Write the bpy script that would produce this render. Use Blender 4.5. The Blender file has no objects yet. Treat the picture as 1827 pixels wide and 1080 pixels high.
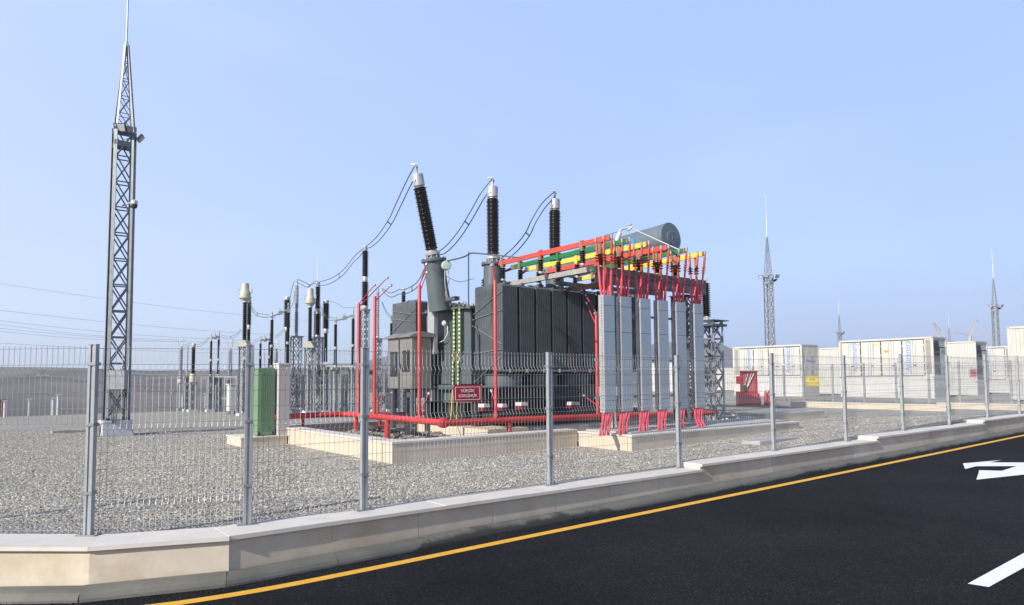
import bpy, math, random
from mathutils import Vector, Matrix
random.seed(7)
R_ = math.radians
S = bpy.context.scene
# ------------------------------------------------------------ camera
EYE = 1.384
HAZE_D = 0.0004
FPX, PCX, PCY = 1228.0, 913.5, 600.0          # focal length / principal point in photo pixels
YAW, PITCH, ROLL = R_(51.8), math.atan(76 / 1228.0), R_(0.41)
FW = Vector((math.cos(YAW) * math.cos(PITCH), math.sin(YAW) * math.cos(PITCH), math.sin(PITCH)))
RT0 = Vector((math.sin(YAW), -math.cos(YAW), 0.0)); UP0 = RT0.cross(FW)
RT = RT0 * math.cos(ROLL) - UP0 * math.sin(ROLL)
UP = UP0 * math.cos(ROLL) + RT0 * math.sin(ROLL)
CAM = Vector((0, 0, EYE))
cd = bpy.data.cameras.new('camera'); co = bpy.data.objects.new('camera', cd)
S.collection.objects.link(co); S.camera = co
cd.sensor_width = 36; cd.lens = FPX / 1827 * 36; cd.shift_y = (PCY - 540) / 1827
cd.clip_start = 0.05; cd.clip_end = 5000
m = Matrix.Identity(4)
for i in range(3):
    m[i][0] = RT[i]; m[i][1] = UP[i]; m[i][2] = -FW[i]; m[i][3] = CAM[i]
co.matrix_world = m
# ------------------------------------------------------------ world, sun, exposure
SUN_DIR = Vector((0.991, 0.13, 0)).normalized()      # the way the light travels over the ground
SUN_EL = R_(30)
w = bpy.data.worlds.new('World'); S.world = w; w.use_nodes = True
nt = w.node_tree; bg = nt.nodes['Background']
sky = nt.nodes.new('ShaderNodeTexSky'); sky.sky_type = 'NISHITA'; sky.sun_disc = False
sky.sun_elevation = SUN_EL
sky.sun_rotation = math.atan2(-SUN_DIR.x, -SUN_DIR.y)
sky.air_density = 1.0; sky.dust_density = 1.2; sky.ozone_density = 2.0; sky.altitude = 100
# milky winter air: the physical sky mixed with pale haze that thickens to the horizon, and a faint cloud bank low on the right
def wn(kind, **kw):
    q = nt.nodes.new(kind)
    for k_, v_ in kw.items(): setattr(q, k_, v_)
    return q
tc = wn('ShaderNodeTexCoord'); sp = wn('ShaderNodeSeparateXYZ'); nt.links.new(tc.outputs['Generated'], sp.inputs[0])
rp = wn('ShaderNodeValToRGB'); e = rp.color_ramp.elements
K = 1 / 10.0
e[0].position = 0.0; e[0].color = (8.3 * K, 8.9 * K, 10.2 * K, 1); e[1].position = 0.66; e[1].color = (0.9 * K, 1.6 * K, 3.8 * K, 1)
q = e.new(0.12); q.color = (7.6 * K, 8.6 * K, 11.0 * K, 1); q = e.new(0.28); q.color = (6.9 * K, 8.1 * K, 11.5 * K, 1); q = e.new(0.50); q.color = (6.2 * K, 7.6 * K, 11.6 * K, 1)
nt.links.new(sp.outputs[2], rp.inputs[0])
sc = wn('ShaderNodeVectorMath', operation='SCALE'); sc.inputs['Scale'].default_value = 10.0; nt.links.new(rp.outputs[0], sc.inputs[0])
mx = wn('ShaderNodeMixRGB'); mx.inputs[0].default_value = 0.78; nt.links.new(sky.outputs[0], mx.inputs[1]); nt.links.new(sc.outputs[0], mx.inputs[2])
# cloud bank towards the right horizon
dp = wn('ShaderNodeVectorMath', operation='DOT_PRODUCT'); dp.inputs[1].default_value = (0.93, 0.36, 0.0); nt.links.new(tc.outputs['Generated'], dp.inputs[0])
az = wn('ShaderNodeMapRange'); az.inputs[1].default_value = 0.72; az.inputs[2].default_value = 0.98; nt.links.new(dp.outputs['Value'], az.inputs[0])
mp = wn('ShaderNodeMapping'); mp.inputs['Scale'].default_value = (2.0, 2.0, 9.0); nt.links.new(tc.outputs['Generated'], mp.inputs[0])
nz = wn('ShaderNodeTexNoise'); nz.inputs['Scale'].default_value = 1.3; nz.inputs['Detail'].default_value = 4; nz.inputs['Roughness'].default_value = 0.45; nt.links.new(mp.outputs[0], nz.inputs[0])
ad = wn('ShaderNodeMath', operation='MULTIPLY_ADD'); ad.inputs[1].default_value = 0.09; nt.links.new(nz.outputs[0], ad.inputs[0]); nt.links.new(sp.outputs[2], ad.inputs[2])
el = wn('ShaderNodeMapRange'); el.inputs[1].default_value = 0.19; el.inputs[2].default_value = 0.145; nt.links.new(ad.outputs[0], el.inputs[0])
ml = wn('ShaderNodeMath', operation='MULTIPLY'); nt.links.new(az.outputs[0], ml.inputs[0]); nt.links.new(el.outputs[0], ml.inputs[1])
m5 = wn('ShaderNodeMath', operation='MULTIPLY'); m5.inputs[1].default_value = 0.55; nt.links.new(ml.outputs[0], m5.inputs[0])
lr = wn('ShaderNodeMapRange'); lr.inputs[1].default_value = 0.1; lr.inputs[2].default_value = 0.95; nt.links.new(dp.outputs['Value'], lr.inputs[0])
lm = wn('ShaderNodeMixRGB', blend_type='MULTIPLY'); lm.inputs[2].default_value = (0.71, 0.83, 0.96, 1); nt.links.new(lr.outputs[0], lm.inputs[0]); nt.links.new(mx.outputs[0], lm.inputs[1])
mc = wn('ShaderNodeMixRGB'); mc.inputs[2].default_value = (4.6, 5.7, 8.6, 1); nt.links.new(m5.outputs[0], mc.inputs[0]); nt.links.new(lm.outputs[0], mc.inputs[1])
# wisps
wr = wn('ShaderNodeMapRange'); wr.inputs[1].default_value = 0.50; wr.inputs[2].default_value = 0.85; wr.inputs[4].default_value = 0.30
mp3 = wn('ShaderNodeMapping'); mp3.inputs['Scale'].default_value = (1.0, 1.6, 4.0); mp3.inputs['Rotation'].default_value = (0.2, 0.1, 0.4); nt.links.new(tc.outputs['Generated'], mp3.inputs[0])
nz3 = wn('ShaderNodeTexNoise'); nz3.inputs['Scale'].default_value = 1.4; nz3.inputs['Detail'].default_value = 5; nt.links.new(mp3.outputs[0], nz3.inputs[0]); nt.links.new(nz3.outputs[0], wr.inputs[0])
mw = wn('ShaderNodeMixRGB'); mw.inputs[2].default_value = (6.8, 8.2, 11.4, 1); nt.links.new(wr.outputs[0], mw.inputs[0]); nt.links.new(mc.outputs[0], mw.inputs[1])
nt.links.new(mw.outputs[0], bg.inputs[0]); bg.inputs[1].default_value = 0.09
sl = bpy.data.lights.new('sun', 'SUN'); sl.energy = 5.0; sl.angle = R_(0.55); sl.color = (1.0, 0.93, 0.82)
so = bpy.data.objects.new('sun', sl); S.collection.objects.link(so)
so.rotation_euler = Vector((SUN_DIR.x * math.cos(SUN_EL), SUN_DIR.y * math.cos(SUN_EL), -math.sin(SUN_EL))).to_track_quat('-Z', 'Y').to_euler()
so.location = (-20, -5, 20)
vs = S.view_settings; vs.view_transform = 'Standard'; vs.look = 'None'; vs.exposure = 0.35; vs.gamma = 1
S.cycles.max_bounces = 6; S.cycles.diffuse_bounces = 3; S.cycles.glossy_bounces = 2

# ------------------------------------------------------------ survey helpers: turn a sight line into a point on a real plane
def ray(x, y): return FW * FPX + RT * (x - PCX) - UP * (y - PCY)
def on_z(x, y, z=0.0): d = ray(x, y); return CAM + d * ((z - EYE) / d.z)
def on_y(x, y, Y): d = ray(x, y); return CAM + d * (Y / d.y)
def on_x(x, y, X): d = ray(x, y); return CAM + d * (X / d.x)
def at(x, y, D): return CAM + ray(x, y) * (D / FPX)
def depth(X, Y, Z=1.384): return (Vector((X, Y, Z)) - CAM).dot(FW)
def proj_y(X, Y, Z): v = Vector((X, Y, Z)) - CAM; return PCY - FPX * v.dot(UP) / v.dot(FW)
def hz(y, X, Y):
    lo, hi = -5.0, 90.0
    for _ in range(40):
        mm = (lo + hi) / 2
        if proj_y(X, Y, mm) > y: lo = mm
        else: hi = mm
    return mm

# ------------------------------------------------------------ materials
MATS = {}
def mat(name, col, rough=0.55, metal=0.0, var=0.12, scale=3.0, bump=0.0, bscale=60.0, island=0.0, dirt=None, dscale=1.2, dmin=0.5, dmax=0.7, spec=0.5):
    mt = bpy.data.materials.new(name); mt.use_nodes = True; t = mt.node_tree; N = t.nodes; L = t.links
    b = N['Principled BSDF']; b.inputs['Roughness'].default_value = rough; b.inputs['Metallic'].default_value = metal
    b.inputs['Specular IOR Level'].default_value = spec
    tx = N.new('ShaderNodeTexCoord'); n1 = N.new('ShaderNodeTexNoise'); n1.inputs['Scale'].default_value = scale; n1.inputs['Detail'].default_value = 6; n1.inputs['Roughness'].default_value = 0.65
    L.new(tx.outputs['Object'], n1.inputs['Vector'])
    r = N.new('ShaderNodeValToRGB'); e = r.color_ramp.elements
    e[0].position = 0.3; e[0].color = tuple(max(0, c * (1 - var)) for c in col) + (1,)
    e[1].position = 0.7; e[1].color = tuple(min(1, c * (1 + var)) for c in col) + (1,)
    L.new(n1.outputs['Fac'], r.inputs[0]); out = r.outputs[0]
    if island:
        g = N.new('ShaderNodeNewGeometry'); mr = N.new('ShaderNodeMapRange'); mr.inputs[3].default_value = 1 - island; mr.inputs[4].default_value = 1 + island
        L.new(g.outputs['Random Per Island'], mr.inputs[0])
        mu = N.new('ShaderNodeMixRGB'); mu.blend_type = 'MULTIPLY'; mu.inputs[0].default_value = 1
        L.new(out, mu.inputs[1]); L.new(mr.outputs[0], mu.inputs[2]); out = mu.outputs[0]
    if dirt:
        n2 = N.new('ShaderNodeTexNoise'); n2.inputs['Scale'].default_value = dscale; n2.inputs['Detail'].default_value = 8; n2.inputs['Roughness'].default_value = 0.7
        L.new(tx.outputs['Object'], n2.inputs['Vector'])
        r2 = N.new('ShaderNodeValToRGB'); r2.color_ramp.elements[0].position = dmin; r2.color_ramp.elements[1].position = dmax
        r2.color_ramp.elements[0].color = (0, 0, 0, 1); r2.color_ramp.elements[1].color = (1, 1, 1, 1)
        m2 = N.new('ShaderNodeMixRGB'); m2.inputs[2].default_value = tuple(dirt) + (1,)
        L.new(n2.outputs['Fac'], r2.inputs[0]); L.new(r2.outputs[0], m2.inputs[0]); L.new(out, m2.inputs[1]); out = m2.outputs[0]
    L.new(out, b.inputs['Base Color'])
    if bump:
        n3 = N.new('ShaderNodeTexNoise'); n3.inputs['Scale'].default_value = bscale; n3.inputs['Detail'].default_value = 4
        L.new(tx.outputs['Object'], n3.inputs['Vector'])
        bp = N.new('ShaderNodeBump'); bp.inputs['Strength'].default_value = bump; bp.inputs['Distance'].default_value = 0.01
        L.new(n3.outputs['Fac'], bp.inputs['Height']); L.new(bp.outputs[0], b.inputs['Normal'])
    MATS[name] = mt; return mt

galv = mat('galvanised_steel', (0.27, 0.285, 0.30), 0.45, 0.35, 0.22, 6, dirt=(0.19, 0.20, 0.21), dscale=9)
galv_dark = mat('weathered_steel', (0.105, 0.115, 0.125), 0.5, 0.3, 0.25, 6)
galv_light = mat('bright_zinc_sheet', (0.36, 0.415, 0.46), 0.38, 0.35, 0.06, 3, dirt=(0.32, 0.365, 0.41), dscale=2)
post_m = mat('zinc_post', (0.33, 0.35, 0.365), 0.5, 0.2, 0.12, 5, dirt=(0.27, 0.285, 0.30), dscale=7)
wire_m = mat('zinc_wire', (0.40, 0.42, 0.44), 0.45, 0.3, 0.15, 4)
trafo = mat('transformer_grey_paint', (0.085, 0.11, 0.12), 0.42, 0.0, 0.15, 1.5, dirt=(0.105, 0.12, 0.125), dscale=2.5)
rad_m = mat('radiator_grey_paint', (0.075, 0.090, 0.100), 0.42, 0.0, 0.18, 2.0, dirt=(0.10, 0.11, 0.112), dscale=3)
black_m = mat('black_underframe', (0.02, 0.021, 0.023), 0.6, 0, 0.3, 4)
porc = mat('brown_porcelain', (0.012, 0.007, 0.006), 0.25, 0, 0.25, 6)
poly_grey = mat('grey_silicone', (0.30, 0.31, 0.33), 0.5, 0, 0.12, 5)
alu = mat('cast_aluminium', (0.43, 0.43, 0.425), 0.45, 0.4, 0.15, 8)
tan_m = mat('cream_painted_casting', (0.44, 0.42, 0.34), 0.5, 0, 0.15, 5)
red_m = mat('red_pipe_paint', (0.52, 0.04, 0.035), 0.38, 0, 0.15, 3, dirt=(0.40, 0.03, 0.03), dscale=5)
bus_red = mat('red_heat_shrink', (0.62, 0.07, 0.05), 0.4, 0, 0.06, 3)
bus_green = mat('green_heat_shrink', (0.02, 0.16, 0.055), 0.4, 0, 0.08, 3)
bus_yellow = mat('yellow_heat_shrink', (0.72, 0.52, 0.06), 0.4, 0, 0.06, 3)
term_m = mat('rust_red_termination', (0.40, 0.065, 0.03), 0.5, 0, 0.15, 8)
cable_m = mat('pink_red_cable', (0.62, 0.07, 0.10), 0.5, 0, 0.12, 6)
black_cable = mat('dark_conductor', (0.09, 0.10, 0.11), 0.5, 0.3, 0.15, 6)
copper = mat('copper_clamp', (0.40, 0.22, 0.15), 0.45, 0.5, 0.2, 10)
rust = mat('rusty_beam', (0.20, 0.10, 0.045), 0.7, 0, 0.3, 8)
beam_tan = mat('pale_zinc_beam', (0.36, 0.34, 0.31), 0.55, 0.2, 0.15, 6, dirt=(0.25, 0.24, 0.22), dscale=7)
cab_m = mat('brushed_steel_cabinet', (0.30, 0.285, 0.265), 0.38, 0.45, 0.10, 2.5, dirt=(0.22, 0.205, 0.185), dscale=3)
white_box = mat('white_cabinet_paint', (0.52, 0.52, 0.50), 0.5, 0, 0.05, 2)
white_cont = mat('white_container_paint', (0.52, 0.51, 0.475), 0.5, 0, 0.04, 0.8, dirt=(0.45, 0.43, 0.385), dscale=0.9)
dark_gap = mat('dark_rubber_seal', (0.03, 0.03, 0.03), 0.7)
louver = mat('dark_louvre', (0.035, 0.035, 0.038), 0.6, 0, 0.3, 6)
green_cab = mat('green_cabinet_paint', (0.15, 0.255, 0.13), 0.45, 0, 0.08, 2)
red_paint = mat('fire_point_red', (0.32, 0.012, 0.018), 0.45, 0, 0.12, 4)
wall_m = mat('sawn_limestone_cladding', (0.53, 0.47, 0.38), 0.8, 0, 0.10, 1.6, 0.15, 90, island=0.12, dirt=(0.40, 0.30, 0.185), dscale=1.25, dmin=0.47, dmax=0.80)
cap_m = mat('pale_stone_coping', (0.60, 0.57, 0.52), 0.75, 0, 0.07, 3, 0.1, 80, island=0.04, dirt=(0.45, 0.42, 0.37), dscale=2.5, dmin=0.55, dmax=0.8)
pit_m = mat('limestone_panel', (0.55, 0.47, 0.365), 0.8, 0, 0.07, 2, 0.1, 70, island=0.04)
conc = mat('grey_concrete', (0.40, 0.40, 0.39), 0.85, 0, 0.10, 2.5, 0.2, 40, dirt=(0.32, 0.31, 0.30), dscale=3)
blk_m = mat('whitewashed_concrete', (0.50, 0.52, 0.56), 0.85, 0, 0.10, 4, 0.2, 40)
white_paint = mat('white_road_paint', (0.80, 0.80, 0.80), 0.6, 0, 0.04, 8, 0.3, 150, dirt=(0.5, 0.5, 0.5), dscale=45, dmin=0.62, dmax=0.72)
yellow_paint = mat('yellow_road_paint', (0.80, 0.44, 0.045), 0.6, 0, 0.08, 10, 0.8, 130, dirt=(0.25, 0.14, 0.035), dscale=60, dmin=0.57, dmax=0.68)
sign_red = mat('sign_red', (0.50, 0.015, 0.03), 0.4, 0, 0.03)
sign_yel = mat('sign_yellow', (0.44, 0.36, 0.05), 0.4, 0, 0.05)
sign_wht = mat('sign_white', (0.8, 0.78, 0.76), 0.4, 0, 0.02)
sign_dark = mat('sign_dark_ink', (0.16, 0.11, 0.03), 0.6, 0, 0.02)
blue_ink = mat('blue_lettering', (0.16, 0.27, 0.55), 0.5, 0, 0.02)
navy_ink = mat('navy_lettering', (0.04, 0.08, 0.24), 0.5, 0, 0.02)
orange_m = mat('orange_sticker', (0.75, 0.25, 0.10), 0.5, 0, 0.02)
yel_stick = mat('yellow_sticker', (0.80, 0.60, 0.05), 0.5, 0, 0.02)
green_ink = mat('teal_lettering', (0.15, 0.5, 0.42), 0.5, 0, 0.02)
blue_sign = mat('blue_sign', (0.03, 0.30, 0.75), 0.4, 0, 0.02)
glass_m = mat('dark_window_glass', (0.03, 0.035, 0.04), 0.08, 0, 0.1, 2)
lamp_glass = mat('lamp_glass', (0.42, 0.45, 0.47), 0.15, 0, 0.05, 2)
pale_hose = mat('pale_hose', (0.5, 0.5, 0.48), 0.5)
valve_m = mat('pale_green_gauge', (0.40, 0.50, 0.44), 0.4)
crane_m = mat('crane_steel', (0.42, 0.37, 0.33), 0.6, 0, 0.1, 1)
rock_m = mat('crushed_stone', (0.415, 0.392, 0.335), 0.9, 0, 0.18, 30, island=0.34)
pitrock_m = mat('dark_pit_stone', (0.22, 0.20, 0.165), 0.9, 0, 0.25, 20, island=0.5)
wgyp = mat('yellow_green_sleeve', (0.05, 0.22, 0.06), 0.45)
# bands for the yellow/green earth straps
def bands(mt, period=0.09):
    t = mt.node_tree; N = t.nodes; L = t.links; b = N['Principled BSDF']
    tx = N.new('ShaderNodeTexCoord'); sp = N.new('ShaderNodeSeparateXYZ'); L.new(tx.outputs['Object'], sp.inputs[0])
    a = N.new('ShaderNodeMath'); a.operation = 'MULTIPLY'; a.inputs[1].default_value = 1 / period; L.new(sp.outputs['Z'], a.inputs[0])
    f = N.new('ShaderNodeMath'); f.operation = 'FRACT'; L.new(a.outputs[0], f.inputs[0])
    g = N.new('ShaderNodeMath'); g.operation = 'GREATER_THAN'; g.inputs[1].default_value = 0.55; L.new(f.outputs[0], g.inputs[0])
    mixn = N.new('ShaderNodeMixRGB'); mixn.inputs[1].default_value = (0.07, 0.22, 0.10, 1); mixn.inputs[2].default_value = (0.70, 0.66, 0.22, 1)
    L.new(g.outputs[0], mixn.inputs[0]); L.new(mixn.outputs[0], b.inputs['Base Color'])
bands(wgyp)

def ground_mat(name, kind):
    mt = bpy.data.materials.new(name); mt.use_nodes = True; t = mt.node_tree; N = t.nodes; L = t.links
    b = N['Principled BSDF']; tx = N.new('ShaderNodeTexCoord'); O = tx.outputs['Object']
    def noise(s, d=5, r=0.6):
        n = N.new('ShaderNodeTexNoise'); n.inputs['Scale'].default_value = s; n.inputs['Detail'].default_value = d; n.inputs['Roughness'].default_value = r; L.new(O, n.inputs['Vector']); return n
    def ramp(src, stops):
        r = N.new('ShaderNodeValToRGB'); e = r.color_ramp.elements
        for k, (p, c) in enumerate(stops):
            if k < 2: e[k].position = p; e[k].color = c
            else: q = e.new(p); q.color = c
        L.new(src, r.inputs[0]); return r
    def mul(a, c, fac=1.0, mode='MULTIPLY'):
        q = N.new('ShaderNodeMixRGB'); q.blend_type = mode; q.inputs[0].default_value = fac; L.new(a, q.inputs[1]); L.new(c, q.inputs[2]); return q.outputs[0]
    b.inputs['Roughness'].default_value = 0.9
    if kind == 'gravel':
        v = N.new('ShaderNodeTexVoronoi'); v.inputs['Scale'].default_value = 38; L.new(O, v.inputs['Vector'])
        sp = N.new('ShaderNodeSeparateColor'); L.new(v.outputs['Color'], sp.inputs[0])
        r = ramp(sp.outputs[0], [(0.0, (0.18, 0.17, 0.148, 1)), (1.0, (0.52, 0.495, 0.43, 1)), (0.5, (0.35, 0.333, 0.29, 1))])
        big = ramp(noise(0.35, 6).outputs[0], [(0.3, (0.84, 0.85, 0.88, 1)), (0.7, (1.1, 1.07, 1.0, 1))])
        col = mul(r.outputs[0], big.outputs[0]); L.new(col, b.inputs['Base Color'])
        inv = N.new('ShaderNodeMath'); inv.operation = 'SUBTRACT'; inv.inputs[0].default_value = 1; L.new(v.outputs['Distance'], inv.inputs[1])
        bp = N.new('ShaderNodeBump'); bp.inputs['Strength'].default_value = 1.0; bp.inputs['Distance'].default_value = 0.03
        L.new(inv.outputs[0], bp.inputs['Height']); L.new(bp.outputs[0], b.inputs['Normal'])
    elif kind == 'plain':
        r = ramp(noise(0.02, 9, 0.7).outputs[0], [(0.35, (0.11, 0.102, 0.096, 1)), (0.65, (0.175, 0.160, 0.147, 1))])
        mp2 = N.new('ShaderNodeMapping'); mp2.inputs['Scale'].default_value = (0.06, 0.012, 0.05); mp2.inputs['Rotation'].default_value = (0, 0, 0.5); L.new(O, mp2.inputs[0])
        n = N.new('ShaderNodeTexNoise'); n.inputs['Scale'].default_value = 1.0; n.inputs['Detail'].default_value = 7; L.new(mp2.outputs[0], n.inputs['Vector'])
        s = ramp(n.outputs[0], [(0.38, (0.60, 0.60, 0.62, 1)), (0.62, (1.35, 1.30, 1.2, 1))])
        L.new(mul(r.outputs[0], s.outputs[0]), b.inputs['Base Color'])
    elif kind == 'asphalt':
        v = N.new('ShaderNodeTexVoronoi'); v.inputs['Scale'].default_value = 130; L.new(O, v.inputs['Vector'])
        sp = N.new('ShaderNodeSeparateColor'); L.new(v.outputs['Color'], sp.inputs[0])
        r = ramp(sp.outputs[0], [(0.0, (0.007, 0.0075, 0.009, 1)), (1.0, (0.05, 0.051, 0.056, 1)), (0.82, (0.012, 0.0128, 0.0155, 1))])
        big = ramp(noise(0.35, 9, 0.75).outputs[0], [(0.35, (0.72, 0.72, 0.75, 1)), (0.68, (1.5, 1.5, 1.45, 1))])
        L.new(mul(r.outputs[0], big.outputs[0]), b.inputs['Base Color'])
        bp = N.new('ShaderNodeBump'); bp.inputs['Strength'].default_value = 0.8; bp.inputs['Distance'].default_value = 0.006
        L.new(v.outputs['Distance'], bp.inputs['Height']); L.new(bp.outputs[0], b.inputs['Normal'])
        b.inputs['Roughness'].default_value = 0.9; b.inputs['Specular IOR Level'].default_value = 0.12
    elif kind == 'kerb':
        r = ramp(noise(2.2, 6).outputs[0], [(0.3, (0.10, 0.10, 0.088, 1)), (0.7, (0.155, 0.153, 0.133, 1))])
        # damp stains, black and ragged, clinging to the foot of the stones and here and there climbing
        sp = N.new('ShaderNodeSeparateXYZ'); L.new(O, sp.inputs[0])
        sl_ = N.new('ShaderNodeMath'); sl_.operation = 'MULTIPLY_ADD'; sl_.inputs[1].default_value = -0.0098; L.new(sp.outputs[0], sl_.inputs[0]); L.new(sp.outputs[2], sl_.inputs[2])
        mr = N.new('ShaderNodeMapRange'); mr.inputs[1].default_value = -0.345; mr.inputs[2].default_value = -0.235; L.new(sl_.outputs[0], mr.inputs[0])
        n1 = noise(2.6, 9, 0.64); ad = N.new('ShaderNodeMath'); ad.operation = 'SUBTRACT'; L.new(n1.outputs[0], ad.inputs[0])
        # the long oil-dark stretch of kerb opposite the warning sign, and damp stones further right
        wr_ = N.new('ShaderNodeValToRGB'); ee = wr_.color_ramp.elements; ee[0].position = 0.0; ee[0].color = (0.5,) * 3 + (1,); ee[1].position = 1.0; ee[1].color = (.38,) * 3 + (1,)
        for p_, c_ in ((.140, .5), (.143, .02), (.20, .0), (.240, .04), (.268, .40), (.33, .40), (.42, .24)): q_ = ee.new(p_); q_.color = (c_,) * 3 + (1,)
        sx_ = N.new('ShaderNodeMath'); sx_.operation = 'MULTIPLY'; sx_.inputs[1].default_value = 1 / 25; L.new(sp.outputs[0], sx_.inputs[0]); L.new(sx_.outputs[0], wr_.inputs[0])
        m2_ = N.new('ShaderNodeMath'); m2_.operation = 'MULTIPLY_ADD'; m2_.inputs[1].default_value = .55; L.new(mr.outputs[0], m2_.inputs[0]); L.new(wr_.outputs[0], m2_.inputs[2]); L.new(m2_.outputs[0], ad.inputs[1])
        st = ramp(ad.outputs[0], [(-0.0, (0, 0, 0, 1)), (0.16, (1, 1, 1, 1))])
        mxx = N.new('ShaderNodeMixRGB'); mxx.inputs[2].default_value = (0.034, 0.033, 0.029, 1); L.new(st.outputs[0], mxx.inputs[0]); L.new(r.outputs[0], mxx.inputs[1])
        L.new(mxx.outputs[0], b.inputs['Base Color']); b.inputs['Roughness'].default_value = 0.7
        bp = N.new('ShaderNodeBump'); bp.inputs['Strength'].default_value = 0.25; bp.inputs['Distance'].default_value = 0.01
        L.new(noise(45, 4).outputs[0], bp.inputs['Height']); L.new(bp.outputs[0], b.inputs['Normal'])
    return mt
gravel_m = ground_mat('yard_gravel', 'gravel'); plain_m = ground_mat('dry_plain', 'plain')
asphalt_m = ground_mat('fresh_asphalt', 'asphalt'); kerb_m = ground_mat('kerb_stone', 'kerb')

# ------------------------------------------------------------ mesh builder
def basis(ax, roll=None):
    ax = Vector(ax).normalized()
    ref = Vector((0, 0, 1)) if abs(ax.z) < 0.95 else Vector((1, 0, 0))
    if roll is not None: ref = Vector(roll)
    u = ref.cross(ax)
    if u.length < 1e-6: u = Vector((0, 1, 0)).cross(ax)
    u.normalize(); v = ax.cross(u).normalized(); return ax, u, v

class MB:
    def __init__(s): s.v = []; s.f = []; s.sm = []
    def add(s, vs, fs, smooth=False):
        o = len(s.v); s.v += [tuple(p) for p in vs]
        for f in fs: s.f.append(tuple(i + o for i in f)); s.sm.append(smooth)
    def box(s, x0, x1, y0, y1, z0, z1):
        vs = [(x, y, z) for z in (z0, z1) for y in (y0, y1) for x in (x0, x1)]
        s.add(vs, [(0, 2, 3, 1), (4, 5, 7, 6), (0, 1, 5, 4), (2, 6, 7, 3), (0, 4, 6, 2), (1, 3, 7, 5)]); return s
    def cbox(s, x0, x1, y0, y1, z0, z1, b=0.01):
        "box with chamfered vertical edges and top"
        pl = [(x0 + b, y0), (x1 - b, y0), (x1, y0 + b), (x1, y1 - b), (x1 - b, y1), (x0 + b, y1), (x0, y1 - b), (x0, y0 + b)]
        pt = [(x0 + 2 * b, y0 + b), (x1 - 2 * b, y0 + b), (x1 - b, y0 + 2 * b), (x1 - b, y1 - 2 * b), (x1 - 2 * b, y1 - b), (x0 + 2 * b, y1 - b), (x0 + b, y1 - 2 * b), (x0 + b, y0 + 2 * b)]
        vs = [(x, y, z0) for x, y in pl] + [(x, y, z1 - b) for x, y in pl] + [(x, y, z1) for x, y in pt]
        fs = [tuple(range(7, -1, -1)), tuple(range(16, 24))]
        for k in range(8):
            j = (k + 1) % 8; fs += [(k, j, j + 8, k + 8), (k + 8, j + 8, j + 16, k + 16)]
        s.add(vs, fs); return s
    def bar(s, a, b, wd, ht=None, roll=None):
        a = Vector(a); b = Vector(b); ht = ht or wd
        ax, u, v = basis(b - a, roll); u = u * wd / 2; v = v * ht / 2
        vs = [p + q for p in (a, b) for q in (-u - v, u - v, u + v, -u + v)]
        s.add(vs, [(0, 3, 2, 1), (4, 5, 6, 7), (0, 1, 5, 4), (1, 2, 6, 5), (2, 3, 7, 6), (3, 0, 4, 7)]); return s
    def angle(s, a, b, wd, th, roll=None):
        "L-section bar"
        a = Vector(a); b = Vector(b); ax, u, v = basis(b - a, roll)
        pr = [(0, 0), (wd, 0), (wd, th), (th, th), (th, wd), (0, wd)]
        vs = [p + u * (x - wd / 2) + v * (y - wd / 2) for p in (a, b) for x, y in pr]
        fs = [(k, (k + 1) % 6, (k + 1) % 6 + 6, k + 6) for k in range(6)] + [(0, 5, 4, 3, 2, 1), (6, 7, 8, 9, 10, 11)]
        s.add(vs, fs); return s
    def lathe(s, o, ax, prof, n=16, caps=True):
        o = Vector(o); ax, u, v = basis(ax); groups = [[prof[0], prof[1]]]
        for i in range(2, len(prof)):
            d0 = math.atan2(prof[i - 1][0] - prof[i - 2][0], prof[i - 1][1] - prof[i - 2][1]); d1 = math.atan2(prof[i][0] - prof[i - 1][0], prof[i][1] - prof[i - 1][1])
            if abs(d0 - d1) > 0.6: groups.append([prof[i - 1], prof[i]])
            else: groups[-1].append(prof[i])
        def ring(r, h): return [o + ax * h + u * (r * math.cos(2 * math.pi * k / n)) + v * (r * math.sin(2 * math.pi * k / n)) for k in range(n)]
        for g in groups:
            vs = []; fs = []
            for (r, h) in g: vs += ring(r, h)
            for i in range(len(g) - 1):
                for k in range(n):
                    j = (k + 1) % n; fs.append((i * n + k, i * n + j, (i + 1) * n + j, (i + 1) * n + k))
            s.add(vs, fs, True)
        if caps:
            s.add(ring(*prof[0]), [tuple(range(n - 1, -1, -1))]); s.add(ring(*prof[-1]), [tuple(range(n))])
        return s
    def cyl(s, a, b, r, n=12, r2=None):
        a = Vector(a); b = Vector(b); return s.lathe(a, b - a, [(r, 0), (r2 or r, (b - a).length)], n)
    def tube(s, pts, r, n=6):
        pts = [Vector(p) for p in pts]; vs = []; fs = []; up = None
        for i, p in enumerate(pts):
            d = (pts[min(i + 1, len(pts) - 1)] - pts[max(i - 1, 0)])
            ax, u, v = basis(d)
            if up is not None:
                u = (up - ax * up.dot(ax))
                u = u.normalized() if u.length > 1e-6 else basis(d)[1]
                v = ax.cross(u)
            up = u
            for k in range(n):
                t = 2 * math.pi * k / n; vs.append(p + u * (r * math.cos(t)) + v * (r * math.sin(t)))
        for i in range(len(pts) - 1):
            for k in range(n):
                j = (k + 1) % n; fs.append((i * n + k, i * n + j, (i + 1) * n + j, (i + 1) * n + k))
        s.add(vs, fs, n > 4); s.add(vs[:n], [tuple(range(n - 1, -1, -1))]); s.add(vs[-n:], [tuple(range(n))]); return s
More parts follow.
